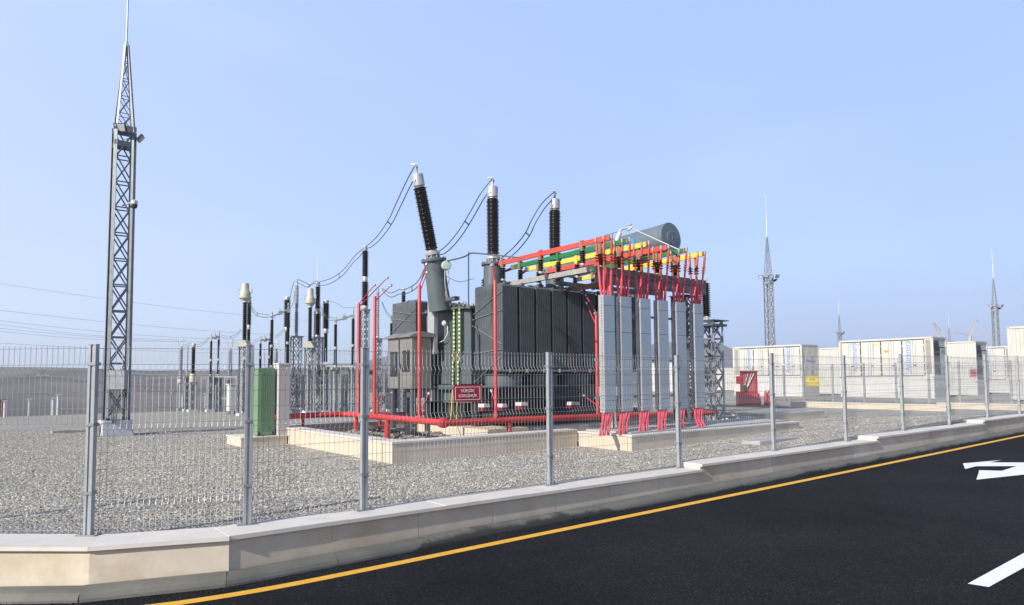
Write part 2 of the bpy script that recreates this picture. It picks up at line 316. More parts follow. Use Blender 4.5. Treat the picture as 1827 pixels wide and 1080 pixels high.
    def prism(s, poly, d):
        "polygon (3D points) pushed along d"
        d = Vector(d); P = [Vector(p) for p in poly]; n = len(P)
        vs = P + [p + d for p in P]
        nrm = Vector((0, 0, 0))
        for k in range(n): nrm += P[k].cross(P[(k + 1) % n])
        a, b = tuple(range(n)), tuple(range(n, 2 * n))
        if nrm.dot(d) > 0: fs = [a[::-1], b] + [(k, (k + 1) % n, (k + 1) % n + n, k + n) for k in range(n)]
        else: fs = [a, b[::-1]] + [((k + 1) % n, k, k + n, (k + 1) % n + n) for k in range(n)]
        s.add(vs, fs); return s
    def sheds(s, a, b, rc, rs, pitch, n=16, alt=0.0):
        "porcelain: core with sharp sheds"
        a = Vector(a); b = Vector(b); Lg = (b - a).length; k = max(2, int(Lg / pitch)); p = Lg / k; prof = [(rc, 0)]
        for i in range(k):
            q = rs * (1 - (alt if i % 2 else 0)); h = i * p
            prof += [(rc, h + p * 0.15), (q, h + p * 0.42), (q, h + p * 0.52), (rc, h + p * 0.82)]
        prof.append((rc, Lg)); return s.lathe(a, b - a, prof, n)
    def build(s, name, m, parent=None, origin=None):
        if origin is None: origin = parent['_o'] if parent is not None and '_o' in parent else (0, 0, 0)
        o0 = Vector(origin); me = bpy.data.meshes.new(name)
        me.from_pydata([tuple(Vector(p) - o0) for p in s.v] if o0.length > 0 else s.v, [], s.f)
        me.polygons.foreach_set('use_smooth', s.sm); me.materials.append(m); me.update()
        o = bpy.data.objects.new(name, me); S.collection.objects.link(o)
        if parent is not None: o.parent = parent; o['_o'] = tuple(o0)
        else: o.location = o0
        return o

def tag(o, label, cat, group=None, kind=None):
    o['label'] = label; o['category'] = cat
    if group: o['group'] = group
    if kind: o['kind'] = kind
    return o
def thing(name, loc, label, cat, group=None):
    e = bpy.data.objects.new(name, None); S.collection.objects.link(e); e.location = loc; e.empty_display_size = 0.2
    e['_o'] = tuple(loc); return tag(e, label, cat, group)
def struct(o): o['kind'] = 'structure'; return o
def copy_tree(o, parent=None):
    c = o.copy(); S.collection.objects.link(c)
    if parent is not None: c.parent = parent
    for ch in [q for q in list(S.collection.objects) if q.parent == o]: copy_tree(ch, c)
    return c
def text_part(txt, name, m, parent, origin, right, up, size, bold=0.0, cx='CENTER', thick=0.001, sx=1.0):
    cu = bpy.data.curves.new('t', 'FONT'); cu.body = txt; cu.size = size; cu.align_x = cx; cu.align_y = 'CENTER'; cu.extrude = thick; cu.offset = bold
    ob = bpy.data.objects.new('t', cu); S.collection.objects.link(ob); bpy.context.view_layer.update()
    me = bpy.data.meshes.new_from_object(ob); bpy.data.objects.remove(ob)
    r = Vector(right).normalized(); u = Vector(up).normalized(); n = r.cross(u)
    po = Vector(parent['_o']) if parent is not None and '_o' in parent else Vector((0, 0, 0))
    for v in me.vertices:
        c = v.co.copy(); v.co = Vector(origin) - po + r * c.x * sx + u * c.y + n * c.z
    me.materials.clear(); me.materials.append(m)
    o = bpy.data.objects.new(name, me); S.collection.objects.link(o); o.parent = parent; return o
def sstep(a, b, x): t = max(0, min(1, (x - a) / (b - a))); return t * t * (3 - 2 * t)

# ============================================================ SETTING
def road_z(X): return -0.335 + 0.0098 * X
def yard_z(X, Y): return 0.27 * sstep(6.5, 22, X - 0.25 * (Y - 6.5)) - 0.0
# road
b = MB(); xs = [-40, -20, -10, 0, 5, 10, 15, 20, 30, 45, 70, 110]
pv = [(x, y, road_z(x)) for x in xs for y in (-45, -10, 0, 4, 9.5)]
b.add(pv, [(i * 5 + j, (i + 1) * 5 + j, (i + 1) * 5 + j + 1, i * 5 + j + 1) for i in range(len(xs) - 1) for j in range(4)])
struct(b.build('road', asphalt_m))
# yellow edge line follows the kerb: curve at the left, straight to the right
YL = [(-2.4, 9.2), (-1.4, 8.05), (-0.6, 7.2), (0.1, 6.56), (0.6, 6.15), (1.15, 5.89), (1.9, 5.755), (2.8, 5.725), (4, 5.725), (6, 5.725), (9, 5.72), (12, 5.72), (16, 5.73), (22, 5.76), (30, 5.78), (45, 5.8), (70, 5.9)]
def ribbon(path, w_, zf, name, m, dz):
    vs = []; n = len(path)
    for i, (x, y) in enumerate(path):
        x0, y0 = path[max(0, i - 1)]; x1, y1 = path[min(n - 1, i + 1)]; d = Vector((x1 - x0, y1 - y0)).normalized(); nx, ny = -d.y, d.x
        for sgn in (-1, 1):
            X, Y = x + nx * w_ / 2 * sgn, y + ny * w_ / 2 * sgn; vs.append((X, Y, zf(X) + dz))
    q = MB(); q.add(vs, [(2 * i, 2 * i + 2, 2 * i + 3, 2 * i + 1) for i in range(n - 1)][::1]); return struct(q.build(name, m))
def smooth_path(P, k=5):
    out = []
    for i in range(len(P) - 1):
        p0 = P[max(0, i - 1)]; p1 = P[i]; p2 = P[i + 1]; p3 = P[min(len(P) - 1, i + 2)]
        for j in range(k):
            t = j / k
            out.append(tuple(0.5 * ((2 * p1[c]) + (-p0[c] + p2[c]) * t + (2 * p0[c] - 5 * p1[c] + 4 * p2[c] - p3[c]) * t * t + (-p0[c] + 3 * p1[c] - 3 * p2[c] + p3[c]) * t ** 3) for c in (0, 1)))
    out.append(P[-1]); return out
ribbon(smooth_path(YL), 0.115, road_z, 'road_marking', yellow_paint, 0.004)
# white arrow and lane dash painted on the carriageway
def painted(pix, name='road_marking'):
    P = []
    for (x, y) in pix:
        z = -0.2
        for _ in range(8): q = on_z(x, y, z); z = road_z(q.x) + 0.004
        P.append(on_z(x, y, z))
    q = MB(); q.add(P, [tuple(range(len(P)))])
    o = q.build(name, white_paint)
    return struct(o)
painted([(1718, 827), (1722, 837), (1742, 832), (1814, 831.8), (1787.5, 840.2), (1747, 839), (1746, 844), (1742, 856), (1830, 846.6), (1880, 841), (1920, 832), (1870, 825), (1825, 825.3), (1765, 825.2), (1787, 821)])
painted([(1726.5, 1041.5), (1764, 1047.5), (1832, 1010), (1860, 985), (1832, 984)])
# terrain: rings round the camera, flat near, low ridge at the left, hazy mountain at the right
def px_of_az(a):   # a = angle left of the view axis
    return PCX - FPX * math.tan(a)
def interp(x, T):
    if x <= T[0][0]: return T[0][1]
    for (x0, y0), (x1, y1) in zip(T, T[1:]):
        if x <= x1: return y0 + (y1 - y0) * (x - x0) / (x1 - x0)
    return T[-1][1]
SKY1 = [(-900, 655), (-200, 656), (0, 657), (80, 657), (180, 661), (255, 665), (330, 662), (440, 659), (560, 660), (700, 661), (900, 664), (1200, 665), (1500, 666), (2000, 667), (3000, 668)]
SKY2 = [(-900, 672), (300, 672), (500, 668), (620, 655), (690, 640), (760, 636), (850, 645), (1000, 640), (1100, 628), (1165, 617), (1215, 613), (1262, 611), (1300, 622), (1345, 640), (1450, 648), (1600, 655), (1850, 660), (2600, 665)]
rr = [1, 6, 12, 20, 30, 38, 46, 60, 80, 110, 150, 200, 260, 330, 420, 560, 720, 900, 1150, 1500, 2400]
na = 220; tv = []; tf = []
for i in range(na + 1):
    a = -math.pi + 2 * math.pi * i / na; fa = abs(a) < 1.25
    px = px_of_az(max(-1.25, min(1.25, a)))
    hor = 678.5 - 0.0071 * (px - 700) if px < 4000 else 660
    for r in rr:
        dpt = r * math.cos(max(-1.2, min(1.2, a)))
        base = -0.9 + 0.85 * sstep(12, 34, r)
        e1 = EYE + (hor - interp(px, SKY1)) / FPX * 420 * math.cos(max(-1.2, min(1.2, a)))
        e2 = EYE + (hor - interp(px, SKY2)) / FPX * 1150 * math.cos(max(-1.2, min(1.2, a)))
        z = base + max(0, e1) * (sstep(70, 420, r) ** 0.9) * (1 - 0.5 * sstep(450, 900, r)) + max(0, e2) * sstep(600, 1150, r) * (1 - 0.7 * sstep(1200, 2400, r))
        z += sstep(80, 300, r) * 0.9 * math.sin(a * 23 + r * .013) * math.sin(a * 9 + 1) + sstep(700, 1150, r) * 5 * math.sin(a * 41)*math.sin(a*17)
        if not fa: z = base
        X = math.cos(YAW + a) * r; Y = math.sin(YAW + a) * r
        if r < 60 and Y < 7: z = -0.9
        tv.append((X, Y, z))
n = len(rr)
for i in range(na):
    for j in range(n - 1): tf.append((i * n + j, i * n + j + 1, (i + 1) * n + j + 1, (i + 1) * n + j))
b = MB(); b.add(tv, tf, True); struct(b.build('terrain', plain_m))
# gravel yard sheet
gx = [-14, -10, -6, -3, -1, 0.5, 2, 4, 6, 8, 10, 12, 14, 16, 18, 20, 22, 25, 30, 36, 45, 60, 80]
gy = [6.62, 7.2, 8, 9, 10, 12, 14, 16, 20, 25, 30, 34.6, 35.2]
def yard_front(X): # the yard's front edge follows the wall
    return 6.62 if X > 2.0 else (6.62 + (2.0 - X) * 0.36 if X > .95 else 7.0 + (.95 - X) * 0.86)
b = MB(); gv = []
for X in gx:
    y0 = yard_front(X); y1 = 35.2 if X < 16 else 60
    for Y in gy:
        t = (Y - 6.62) / (35.2 - 6.62); yy = y0 + t * (y1 - y0); zz = yard_z(X, yy) - (0.15 if Y > 35 else 0)
        gv.append((X, yy, zz))
n = len(gy)
b.add(gv, [(i * n + j, (i + 1) * n + j, (i + 1) * n + j + 1, i * n + j + 1) for i in range(len(gx) - 1) for j in range(n - 1)], True)
struct(b.build('gravel_yard', gravel_m))

# loose crushed stones lying on the near gravel
def stones(count, area, smin, smax, zf, name, m, label, cat, keep=None, seed=1):
    rnd = random.Random(seed); b = MB(); V = b.v; F = b.f
    base = [(0, 0, .8), (.9, .1, .1), (.2, .95, 0), (-.85, .35, .1), (-.5, -.8, 0), (.5, -.8, .1), (.3, .2, -.5)]
    fac = [(0, 1, 2), (0, 2, 3), (0, 3, 4), (0, 4, 5), (0, 5, 1), (6, 2, 1), (6, 3, 2), (6, 4, 3), (6, 5, 4), (6, 1, 5)]
    for _ in range(count):
        X, Y = area(rnd)
        if keep and not keep(X, Y): continue
        sz = rnd.uniform(smin, smax) * (1 + 0.6 * (rnd.random() ** 4)); a = rnd.random() * 6.28; c, s_ = math.cos(a), math.sin(a); fl = rnd.uniform(.5, .95); o = len(V); z0 = zf(X, Y) + sz * 0.12
        tx, ty = rnd.uniform(-.5, .5), rnd.uniform(-.5, .5)
        for (x, y, z) in base:
            x += rnd.uniform(-.25, .25); y += rnd.uniform(-.25, .25); z += rnd.uniform(-.12, .12)
            x2 = x * c - y * s_; y2 = (x * s_ + y * c); V.append((X + x2 * sz, Y + y2 * sz * .8, z0 + (z * fl + tx * x2 + ty * y2) * sz))
        F += [tuple(q + o for q in f) for f in fac]
    b.sm = [False] * len(F); o = b.build(name, m); tag(o, label, cat, kind='stuff'); return o
PITX0, PITX1, PITY0, PITY1 = 5.5, 16.2, 10.2, 16.0
def in_solid(X, Y):
    if X > 5.45 and Y > 10.15: return False
    if 9.65 < X < 15.7 and Y > 8.72: return False
    return Y > yard_front(X) + 0.02
def near_area(r):
    D = 7.0 + 12.5 * r.random() ** 1.35; lat = (r.random() * 1.7 - 0.86) * D
    return (FW.x * D + RT0.x * lat, FW.y * D + RT0.y * lat)
stones(120000, near_area, .0085, .019, yard_z, 'gravel_stones', rock_m, 'loose grey crushed stones covering the yard behind the fence', 'gravel', in_solid, 3)

# ------------------------------------------------------------ boundary wall with stepped coping
WP = [(-3.4, 10.1), (0.79, 6.53), (1.78, 6.17)]
STEPS = [(1.78, 8.35, 0.06), (8.35, 13.9, 0.135), (13.9, 19.6, 0.21), (19.6, 27, 0.285), (27, 40, 0.36)]
wl = thing('boundary_wall', (1.78, 6.2, -.3), 'low limestone boundary wall with stepped pale coping carrying the wire mesh fence along the road', 'wall')
bw = MB(); bc = MB(); bg_ = MB()
def wall_seg(p, q, z1, first=False, last_end=False, slab=0.92):
    p = Vector(p); q = Vector(q); d = (q - p); Lg = d.length; d.normalize(); nrm = Vector((-d.y, d.x))   # away from the road
    if nrm.y < 0: nrm = -nrm
    k = max(1, round(Lg / slab))
    for i in range(k):
        a = p + d * (Lg * i / k + 0.003); c = p + d * (Lg * (i + 1) / k - 0.003); o = random.uniform(0, .003)
        A = a + nrm * (0.035 + o); B_ = c + nrm * (0.035 + o); C_ = c + nrm * 0.42; D_ = a + nrm * 0.42
        bw.prism([(A.x, A.y, road_z(p.x) - .08), (B_.x, B_.y, road_z(p.x) - .08), (C_.x, C_.y, road_z(p.x) - .08), (D_.x, D_.y, road_z(p.x) - .08)], (0, 0, z1 - 0.035 - road_z(p.x) + .08))
    A = p + nrm * .0405; B_ = q + nrm * .0405; C_ = q + nrm * .40; D_ = p + nrm * .40; zr = road_z(p.x) - .07
    bg_.prism([(A.x, A.y, zr), (B_.x, B_.y, zr), (C_.x, C_.y, zr), (D_.x, D_.y, zr)], (0, 0, z1 - .04 - zr))
    k2 = max(1, round(Lg / 1.05))
    for i in range(k2):
        a = p + d * (Lg * i / k2 + (0.0015)); c = p + d * (Lg * (i + 1) / k2 - 0.0015)
        o = random.uniform(-.002, .002)
        A = a; B_ = c; C_ = c + nrm * 0.47; D_ = a + nrm * 0.47
        bc.prism([(A.x, A.y, z1 - .035), (B_.x, B_.y, z1 - .035), (C_.x, C_.y, z1 - .035), (D_.x, D_.y, z1 - .035)], (0, 0, .035 + o))
wall_seg(WP[0], WP[1], .06); wall_seg(WP[1], WP[2], .06)
# wedge stones closing the plan bends
for (w0, w1, w2) in ((WP[0], WP[1], WP[2]), (WP[1], WP[2], (5, 6.19))):
    P0, P1, P2 = Vector(w0), Vector(w1), Vector(w2); d1 = (P1 - P0).normalized(); d2 = (P2 - P1).normalized()
    n1 = Vector((-d1.y, d1.x)); n2 = Vector((-d2.y, d2.x))
    if n1.y < 0: n1 = -n1
    if n2.y < 0: n2 = -n2
    a = P1 + n1 * .47; c = P1 + n2 * .47
    bc.prism([(P1.x, P1.y, .026), (a.x, a.y, .026), (c.x, c.y, .026)], (0, 0, .0325))
for (x0, x1, z1) in STEPS:
    wall_seg((x0 - (0.02 if x0 > 2 else 0), 6.18), (x1, 6.18), z1)
bg_.build('mortar_core', mat('pale_mortar', (0.55, 0.50, 0.42), 0.9), wl); bw.build('cladding', wall_m, wl); bc.build('coping', cap_m, wl)
# kerb stones
bk = MB()
def kerb_piece(a, c):
    a = Vector(a); c = Vector(c); d = (c - a).normalized(); nr = Vector((-d.y, d.x))
    if nr.y < 0: nr = -nr
    za, zc = road_z(a.x), road_z(c.x)
    prof = [(-0.012, -.05), (-.010, .022), (0.002, .052), (.02, .071), (.045, .083), (.08, .089), (.14, .091), (.160, .088), (.168, .070), (.168, -.05)]
    vs = []
    for (p, z0) in ((a + d * .003, za), (c - d * .003, zc)):
        j = random.uniform(-.004, .004)
        for (o, h) in prof: q = p + nr * (o + j); vs.append((q.x, q.y, z0 + h + j))
    n = len(prof); fs = [(k, k + 1, n + k + 1, n + k)[::-1] for k in range(n - 1)] + [tuple(range(n)), tuple(range(2 * n - 1, n - 1, -1))]
    bk.add(vs, fs, False)
KL = [(-3.6, 9.98), (-1.6, 8.28), (-0.55, 7.38), (0.15, 6.83), (0.72, 6.38), (1.72, 6.03)]
for p, q in zip(KL, KL[1:]): kerb_piece(p, q)
x = 1.72
while x < 42: kerb_piece((x, 6.03), (x + 0.98, 6.03)); x += 0.98
ko = bk.build('kerb', kerb_m); struct(ko)
# rough asphalt fringe against the kerb
fr = MB(); rnd = random.Random(5)
for i in range(5200):
    if i < 1500: k = rnd.randrange(len(KL) - 1); t = rnd.random(); X = KL[k][0] + (KL[k + 1][0] - KL[k][0]) * t; Y = KL[k][1] + (KL[k + 1][1] - KL[k][1]) * t - 0.02 - rnd.random() ** 1.5 * .17
    else: X = 1.7 + rnd.random() ** 1.5 * 24; Y = 6.0 - rnd.random() ** 1.5 * .16
    s_ = rnd.uniform(.004, .011); z = road_z(X); a = rnd.random() * 6; c_, q_ = math.cos(a) * s_, math.sin(a) * s_
    fr.add([(X + c_, Y + q_, z), (X - q_, Y + c_, z), (X - c_, Y - q_, z), (X + q_, Y - c_, z), (X + rnd.uniform(-.3, .3) * s_, Y, z + s_ * .8)], [(0, 1, 4), (1, 2, 4), (2, 3, 4), (3, 0, 4)])
o = fr.build('asphalt_crumbs', asphalt_m); tag(o, 'coarse black asphalt crumbs along the foot of the kerb', 'asphalt crumbs', kind='stuff')

# ------------------------------------------------------------ mesh fences
HW = [1.62, 1.476, 1.427, 1.374, 1.233, 1.087, .952, .902, .844, .70, .556, .419, .278, .223, .169, .03]
FOLDS = [1.427, .902, .223]
def fold_off(z):
    for f in FOLDS:
        if abs(z - f) < .052: return (1 - abs(z - f) / .052) * .035
    return 0
VZ = sorted([0.005, 1.645] + [f + q for f in FOLDS for q in (-.052, 0, .052)])
def wire_panel(Lg, parent, p, ang, sp=.05, r=.0026):
    "panel in its own frame: x along, y towards the front folds"
    b = MB(); n = int(Lg / sp)
    def addwire(pts, r):
        o = len(b.v)
        for (x, y, z, kind) in pts:
            if kind == 'v': b.v += [(x - r, y, z), (x + r * .5, y - r, z), (x + r * .5, y + r, z)]
            else: b.v += [(x, y, z - r), (x, y - r, z + r * .5), (x, y + r, z + r * .5)]
        for i in range(len(pts) - 1):
            for k in range(3): j = (k + 1) % 3; b.f.append((o + i * 3 + k, o + i * 3 + j, o + i * 3 + 3 + j, o + i * 3 + 3 + k)); b.sm.append(False)
    for i in range(n + 1):
        x = (Lg - n * sp) / 2 + i * sp
        addwire([(x, -fold_off(z), z, 'v') for z in VZ], r)
    for z in HW: addwire([(0, -fold_off(z) - r * 1.5, z, 'h'), (Lg, -fold_off(z) - r * 1.5, z, 'h')], r)
    me_o = b.build('wire_panel', wire_m)
    me_o.parent = parent; po = Vector(parent['_o']); me_o.location = Vector(p) - po; me_o.rotation_euler = (0, 0, ang); return me_o
def fence_post(parent, p, ang, H=1.655, wd=.068, dp=.05):
    b = MB(); w2 = wd / 2; d2 = dp / 2
    pl = [(-w2, -d2), (-.012, -d2), (-.010, -d2 + .010), (.010, -d2 + .010), (.012, -d2), (w2, -d2), (w2, d2), (-w2, d2)]
    b.prism([(x, y, 0.008) for x, y in pl], (0, 0, H - .014)); b.box(-w2 - .003, w2 + .003, -d2 - .003, d2 + .003, H - .006, H)
    o = b.build('post', post_m); o.parent = parent; o.location = Vector(p) - Vector(parent['_o']); o.rotation_euler = (0, 0, ang)
    c = MB(); c.box(-.09, .09, -.05, .05, 0, .008); c.build('base_plate', galv).parent = o
    for x_ in (-.075, .075): c = MB(); c.cyl((x_, 0, .008), (x_, 0, .028), .009, 6); c.build('anchor_bolt', galv_light).parent = o
    for z in (.36, .95, 1.48):
        c = MB(); c.box(-w2 - .004, w2 + .004, -d2 - .006, -d2 + .004, z - .014, z + .014); c.box(-w2 - .004, -w2 - .0005, -d2 + .004, d2 + .02, z - .014, z + .014); c.box(w2 + .0005, w2 + .004, -d2 + .004, d2 + .02, z - .014, z + .014); c.build('clamp', galv).parent = o
    return o
fen = thing('mesh_fence', (3.24, 6.53, .06), 'grey wire mesh fence with folded panels standing on the stone wall beside the road', 'fence')
FP = [(-1.06, 8.66, .06), (0.85, 7.03, .06), (2.05, 6.57, .06)] + [(3.20 + 2.53 * i, 6.53, 0) for i in range(13)]
def capz(X):
    z = .06
    for (x0, x1, zz) in STEPS:
        if X >= x0: z = zz
    return z
FP = [(x, y, capz(x)) for x, y, z in FP]
proto_post = None; proto_panel = None
for i, (x, y, z) in enumerate(FP):
    nx_ = FP[min(i + 1, len(FP) - 1)]; pv_ = FP[max(i - 1, 0)]
    ang = math.atan2(nx_[1] - pv_[1], nx_[0] - pv_[0]) if i < 3 else 0
    if i == 1: ang = -.72
    if proto_post is None or i < 3: proto_post = fence_post(fen, (x, y, z), ang)
    else:
        c = copy_tree(proto_post); c.parent = fen; c.location = Vector((x, y, z)) - Vector(fen['_o']); c.rotation_euler = (0, 0, 0)
    if i < len(FP) - 1:
        dx, dy = nx_[0] - x, nx_[1] - y; Lg = math.hypot(dx, dy); a2 = math.atan2(dy, dx)
        off = Vector((-math.sin(a2), math.cos(a2), 0)) * .045
        pz = z
        if i >= 4 and proto_panel is not None:
            c = proto_panel.copy(); S.collection.objects.link(c); c.parent = fen; c.location = Vector((x, y, pz)) + off - Vector(fen['_o'])
        else:
            pn = wire_panel(Lg, fen, Vector((x, y, pz)) + off, a2)
            if i == 3: proto_panel = pn
# inner fence around the battery yard
fin = thing('inner_mesh_fence', (29.5, 15, .27), 'second wire mesh fence further back in front of the white containers', 'fence')
ipx = [1290, 1345, 1400, 1434, 1487, 1543, 1600, 1658.5, 1713, 1763, 1805, 1850]
ip = [on_x(px, 717, 29.5 ) for px in ipx]; pp = None
for i, q in enumerate(ip):
    p = (29.5, q.y, .27)
    if pp is None: pp = fence_post(fin, p, math.pi / 2, wd=.075)
    else:
        c = copy_tree(pp); c.parent = fin; c.location = Vector(p) - Vector(fin['_o'])
    if i < len(ip) - 1:
        y1 = ip[i + 1].y; wire_panel(abs(q.y - y1), fin, (29.46, q.y, .27), -math.pi / 2, .07, .0035)

# signs on the fences
def board(name, label, cat, cx, right, w_, h_, m, frame_m, lines, ink, tsz, group=None, frame_in=.02):
    r = Vector(right).normalized(); u = Vector((0, 0, 1)); nn = r.cross(u)   # faces the viewer
    if nn.dot(CAM - Vector(cx)) < 0: nn = -nn
    t = thing(name, tuple(cx), label, cat, group); c = Vector(cx)
    def rect(b, a0, a1, b0, b1, d0, th):
        P = [c + r * a + u * z + nn * d0 for a, z in ((a0, b0), (a1, b0), (a1, b1), (a0, b1))]; b.prism(P, nn * th)
    b = MB(); rect(b, -w_ / 2, w_ / 2, -h_ / 2, h_ / 2, 0, .004); b.build('plate', m, t)
    f = MB(); e = frame_in; k = .007 if w_ < .6 else .012
    for (a0, a1, b0, b1) in ((-w_ / 2 + e, w_ / 2 - e, h_ / 2 - e - k, h_ / 2 - e), (-w_ / 2 + e, w_ / 2 - e, -h_ / 2 + e, -h_ / 2 + e + k), (-w_ / 2 + e, -w_ / 2 + e + k, -h_ / 2 + e + k, h_ / 2 - e - k), (w_ / 2 - e - k, w_ / 2 - e, -h_ / 2 + e + k, h_ / 2 - e - k)):
        rect(f, a0, a1, b0, b1, .004, .002)
    f.build('border', frame_m, t)
    for (txt, dz, sz) in lines: text_part(txt, 'lettering', ink, t, c + nn * .007 + u * dz, r, u, sz, bold=.0003 * sz / .05)
    cl = MB()
    for a in (-w_ / 2 - .006, w_ / 2 - .006):
        for z in (-h_ / 2 - .005, h_ / 2 - .007): rect(cl, a, a + .014, z, z + .014, .002, .006)
    cl.build('corner_clip', alu, t); return t
sp_ = on_y(834, 702, 6.52)
board('warning_sign', 'red sign with white letters reading high voltage hanging on the roadside mesh fence', 'warning sign', (sp_.x, 6.515, sp_.z), (1, 0, 0), .385, .19, sign_red, sign_wht, [('YÜKSƏK', .026, .050), ('GƏRGİNLİK', -.030, .046)], sign_wht, .05)
sp_ = on_x(1450, 680, 29.4)
board('yellow_sign', 'square yellow sign with brown writing on the inner fence before the container', 'sign', (29.38, sp_.y, sp_.z), (0, -1, 0), .62, .47, sign_yel, sign_dark, [('YÜK', .06, .16), ('QURĞUSU', -.10, .125)], sign_dark, .1, frame_in=.035)
sp_ = on_x(1737, 666, 29.4)
board('maroon_sign', 'small upright maroon sign with two pale lines on the inner fence at the right', 'sign', (29.38, sp_.y, sp_.z), (0, -1, 0), .27, .32, mat('sign_maroon', (0.20, 0.03, 0.06), .5), sign_wht, [('YANĞIN', .06, .06), ('QALXANI', -.05, .055)], mat('sign_pink_ink', (.5, .25, .3), .5), .1)

# ============================================================ OIL PIT AND PLINTHS
pit = thing('oil_pit', (5.5, 10.2, 0), 'beige limestone walled oil pit round the transformer', 'pit wall')
b = MB(); c_ = MB(); f_ = MB()
def pit_wall(x0, x1, y0, y1, z1, slab=.62, cap_over=.015):
    "wall box clad with slabs, separate cap"
    along_x = (x1 - x0) > (y1 - y0); Lg = (x1 - x0) if along_x else (y1 - y0); k = max(1, round(Lg / slab))
    for i in range(k):
        a = Lg * i / k + .002; e = Lg * (i + 1) / k - .002
        if along_x: b.box(x0 + a, x0 + e, y0, y1, -.1, z1 - .03)
        else: b.box(x0, x1, y0 + a, y0 + e, -.1, z1 - .03)
    c_.box(x0 - cap_over, x1 + cap_over, y0 - cap_over, y1 + cap_over, z1 - .03, z1)
pit_wall(5.5, 9.68, 10.2, 10.52, .355); pit_wall(5.5, 5.82, 10.54, 15.6, .352); pit_wall(5.5, 16.2, 15.62, 15.92, .355); pit_wall(15.9, 16.2, 10.3, 15.6, .35)
b.build('wall', pit_m, pit); c_.build('cap', cap_m, pit)
f_.box(5.83, 15.88, 10.53, 15.6, -.1, .06); f_.build('floor', conc, pit)
sl_t = thing('cable_plinth', (9.7, 8.75, 0), 'beige limestone plinth with grey concrete top below the six cable trays', 'plinth')
b = MB(); c_ = MB()
for i in range(9): b.box(9.7 + .655 * i + .002, 9.7 + .655 * (i + 1) - .002, 8.76, 8.85, -.1, .29)
for i in range(2): b.box(9.7, 9.79, 8.855 + .66 * i, 8.855 + .66 * (i + 1) - .004, -.1, .29)
b.build('wall', pit_m, sl_t); c_.box(9.68, 15.62, 8.735, 8.95, .29, .32); c_.box(9.68, 9.9, 8.952, 10.18, .29, .32); c_.build('cap', cap_m, sl_t)
q = MB(); q.box(9.8, 15.6, 8.86, 10.18, -.1, .285); q.box(9.92, 15.55, 8.97, 10.18, .285, .345); q.build('slab', conc, sl_t)
stones(5200, lambda r: (5.9 + r.random() * 3.8, 10.6 + r.random() * 4.6), .03, .075, lambda X, Y: .06 + .10 * (math.sin(X * 3) * math.sin(Y * 2.3) + 1) * .7, 'pit_stones', pitrock_m, 'large broken dark stones filling the oil pit under the red pipe', 'stones', None, 9)
# right-hand foundations
def plinth(name, label, x0, x1, y0, y1, z0, z1, m=pit_m, cap=True, group=None):
    t = thing(name, (x0, y0, z0), label, 'foundation', group); b = MB()
    Lx = x1 - x0; k = max(1, round(Lx / .65))
    for i in range(k): b.box(x0 + Lx * i / k + .002, x0 + Lx * (i + 1) / k - .002, y0, y0 + .08, z0 - .1, z1 - .03)
    b.box(x0 + .005, x1 - .005, y0 + .082, y1, z0 - .1, z1 - .031); b.build('wall', m, t)
    if cap: c = MB(); c.box(x0 - .015, x1 + .015, y0 - .015, y1 + .015, z1 - .03, z1); c.build('cap', cap_m, t)
    return t
plinth('foundation', 'second long beige foundation behind and right of the cable plinth', 15.9, 18.9, 9.85, 10.2, .1, .45)
plinth('foundation', 'narrow tan sunlit foundation wall behind the right end of the red pipe', 16.45, 16.75, 10.25, 12.6, .05, .42)
plinth('foundation', 'low beige foundation wall stepping along the gravel in front of the inner fence', 24.0, 24.4, 8.6, 13.8, .2, .47)
plinth('foundation', 'thin beige edging wall running below the rightmost containers', 26.0, 26.3, 5.2, 9.6, .25, .47)
t = MB(); t.box(12.0, 13.4, 7.55, 7.95, -.05, .145); tag(t.build('concrete_slab', conc), 'flat white concrete slab lying in the gravel right of the plinth', 'slab')
t = MB(); pa_, pb_ = on_z(92, 772, .03), on_z(152, 769, .03); t.bar(pa_, pb_, .16, .08, roll=(0, 0, 1)); tag(t.build('concrete_strip', conc), 'narrow pale concrete strip on the gravel left of the tower footing', 'slab')
t = MB(); t.box(15.75, 17.0, 8.3, 8.7, 0, .15); tag(t.build('duct_cover', galv_dark), 'dark grey duct cover lying in gravel right of the cable plinth end', 'duct cover')
# cabinet plinth, green cabinet, stone pillar
t = thing('cabinet_plinth', (4.5, 14.95, 0), 'small beige plinth under the green cabinet and the pale pillar', 'foundation')
b = MB(); b.box(4.5, 5.47, 14.9, 15.9, -.1, .17); b.build('base', pit_m, t); b = MB(); b.box(4.48, 5.48, 14.88, 15.92, .17, .195); b.build('cap', cap_m, t)
X0 = on_y(460, 700, 15.05).x; X1 = on_y(491, 700, 15.05).x; zt = hz(657, X0, 15.05)
Yb = on_x(448, 700, X0).y
t = thing('green_cabinet', (X0, 15.05, .195), 'tall green steel cabinet standing by the pale pillar left of the pit', 'cabinet')
b = MB(); b.cbox(X0, X1, 15.05, Yb, .215, zt, .006); b.build('body', green_cab, t)
b = MB(); b.box(X0 + .03, X1 - .03, 15.043, 15.047, .30, zt - .05)
for k in range(7): b.box(X0 + .05 + k * (X1 - X0 - .1) / 7, X0 + .07 + k * (X1 - X0 - .1) / 7, 15.034, 15.0428, .34, zt - .09)
b.build('door', green_cab, t)
b = MB()
for xx in (X0 + .005, X1 - .055): b.box(xx, xx + .05, 15.035, 15.049, .197, .28)
b.build('foot', black_m, t)
X2 = on_y(497, 700, 14.95).x; X3 = on_y(517, 700, 14.95).x; zt2 = hz(648, X2, 14.95)
t = thing('stone_pillar', (X2, 14.95, .195), 'pale stone pillar beside the green cabinet at the end of the red pipe', 'pillar')
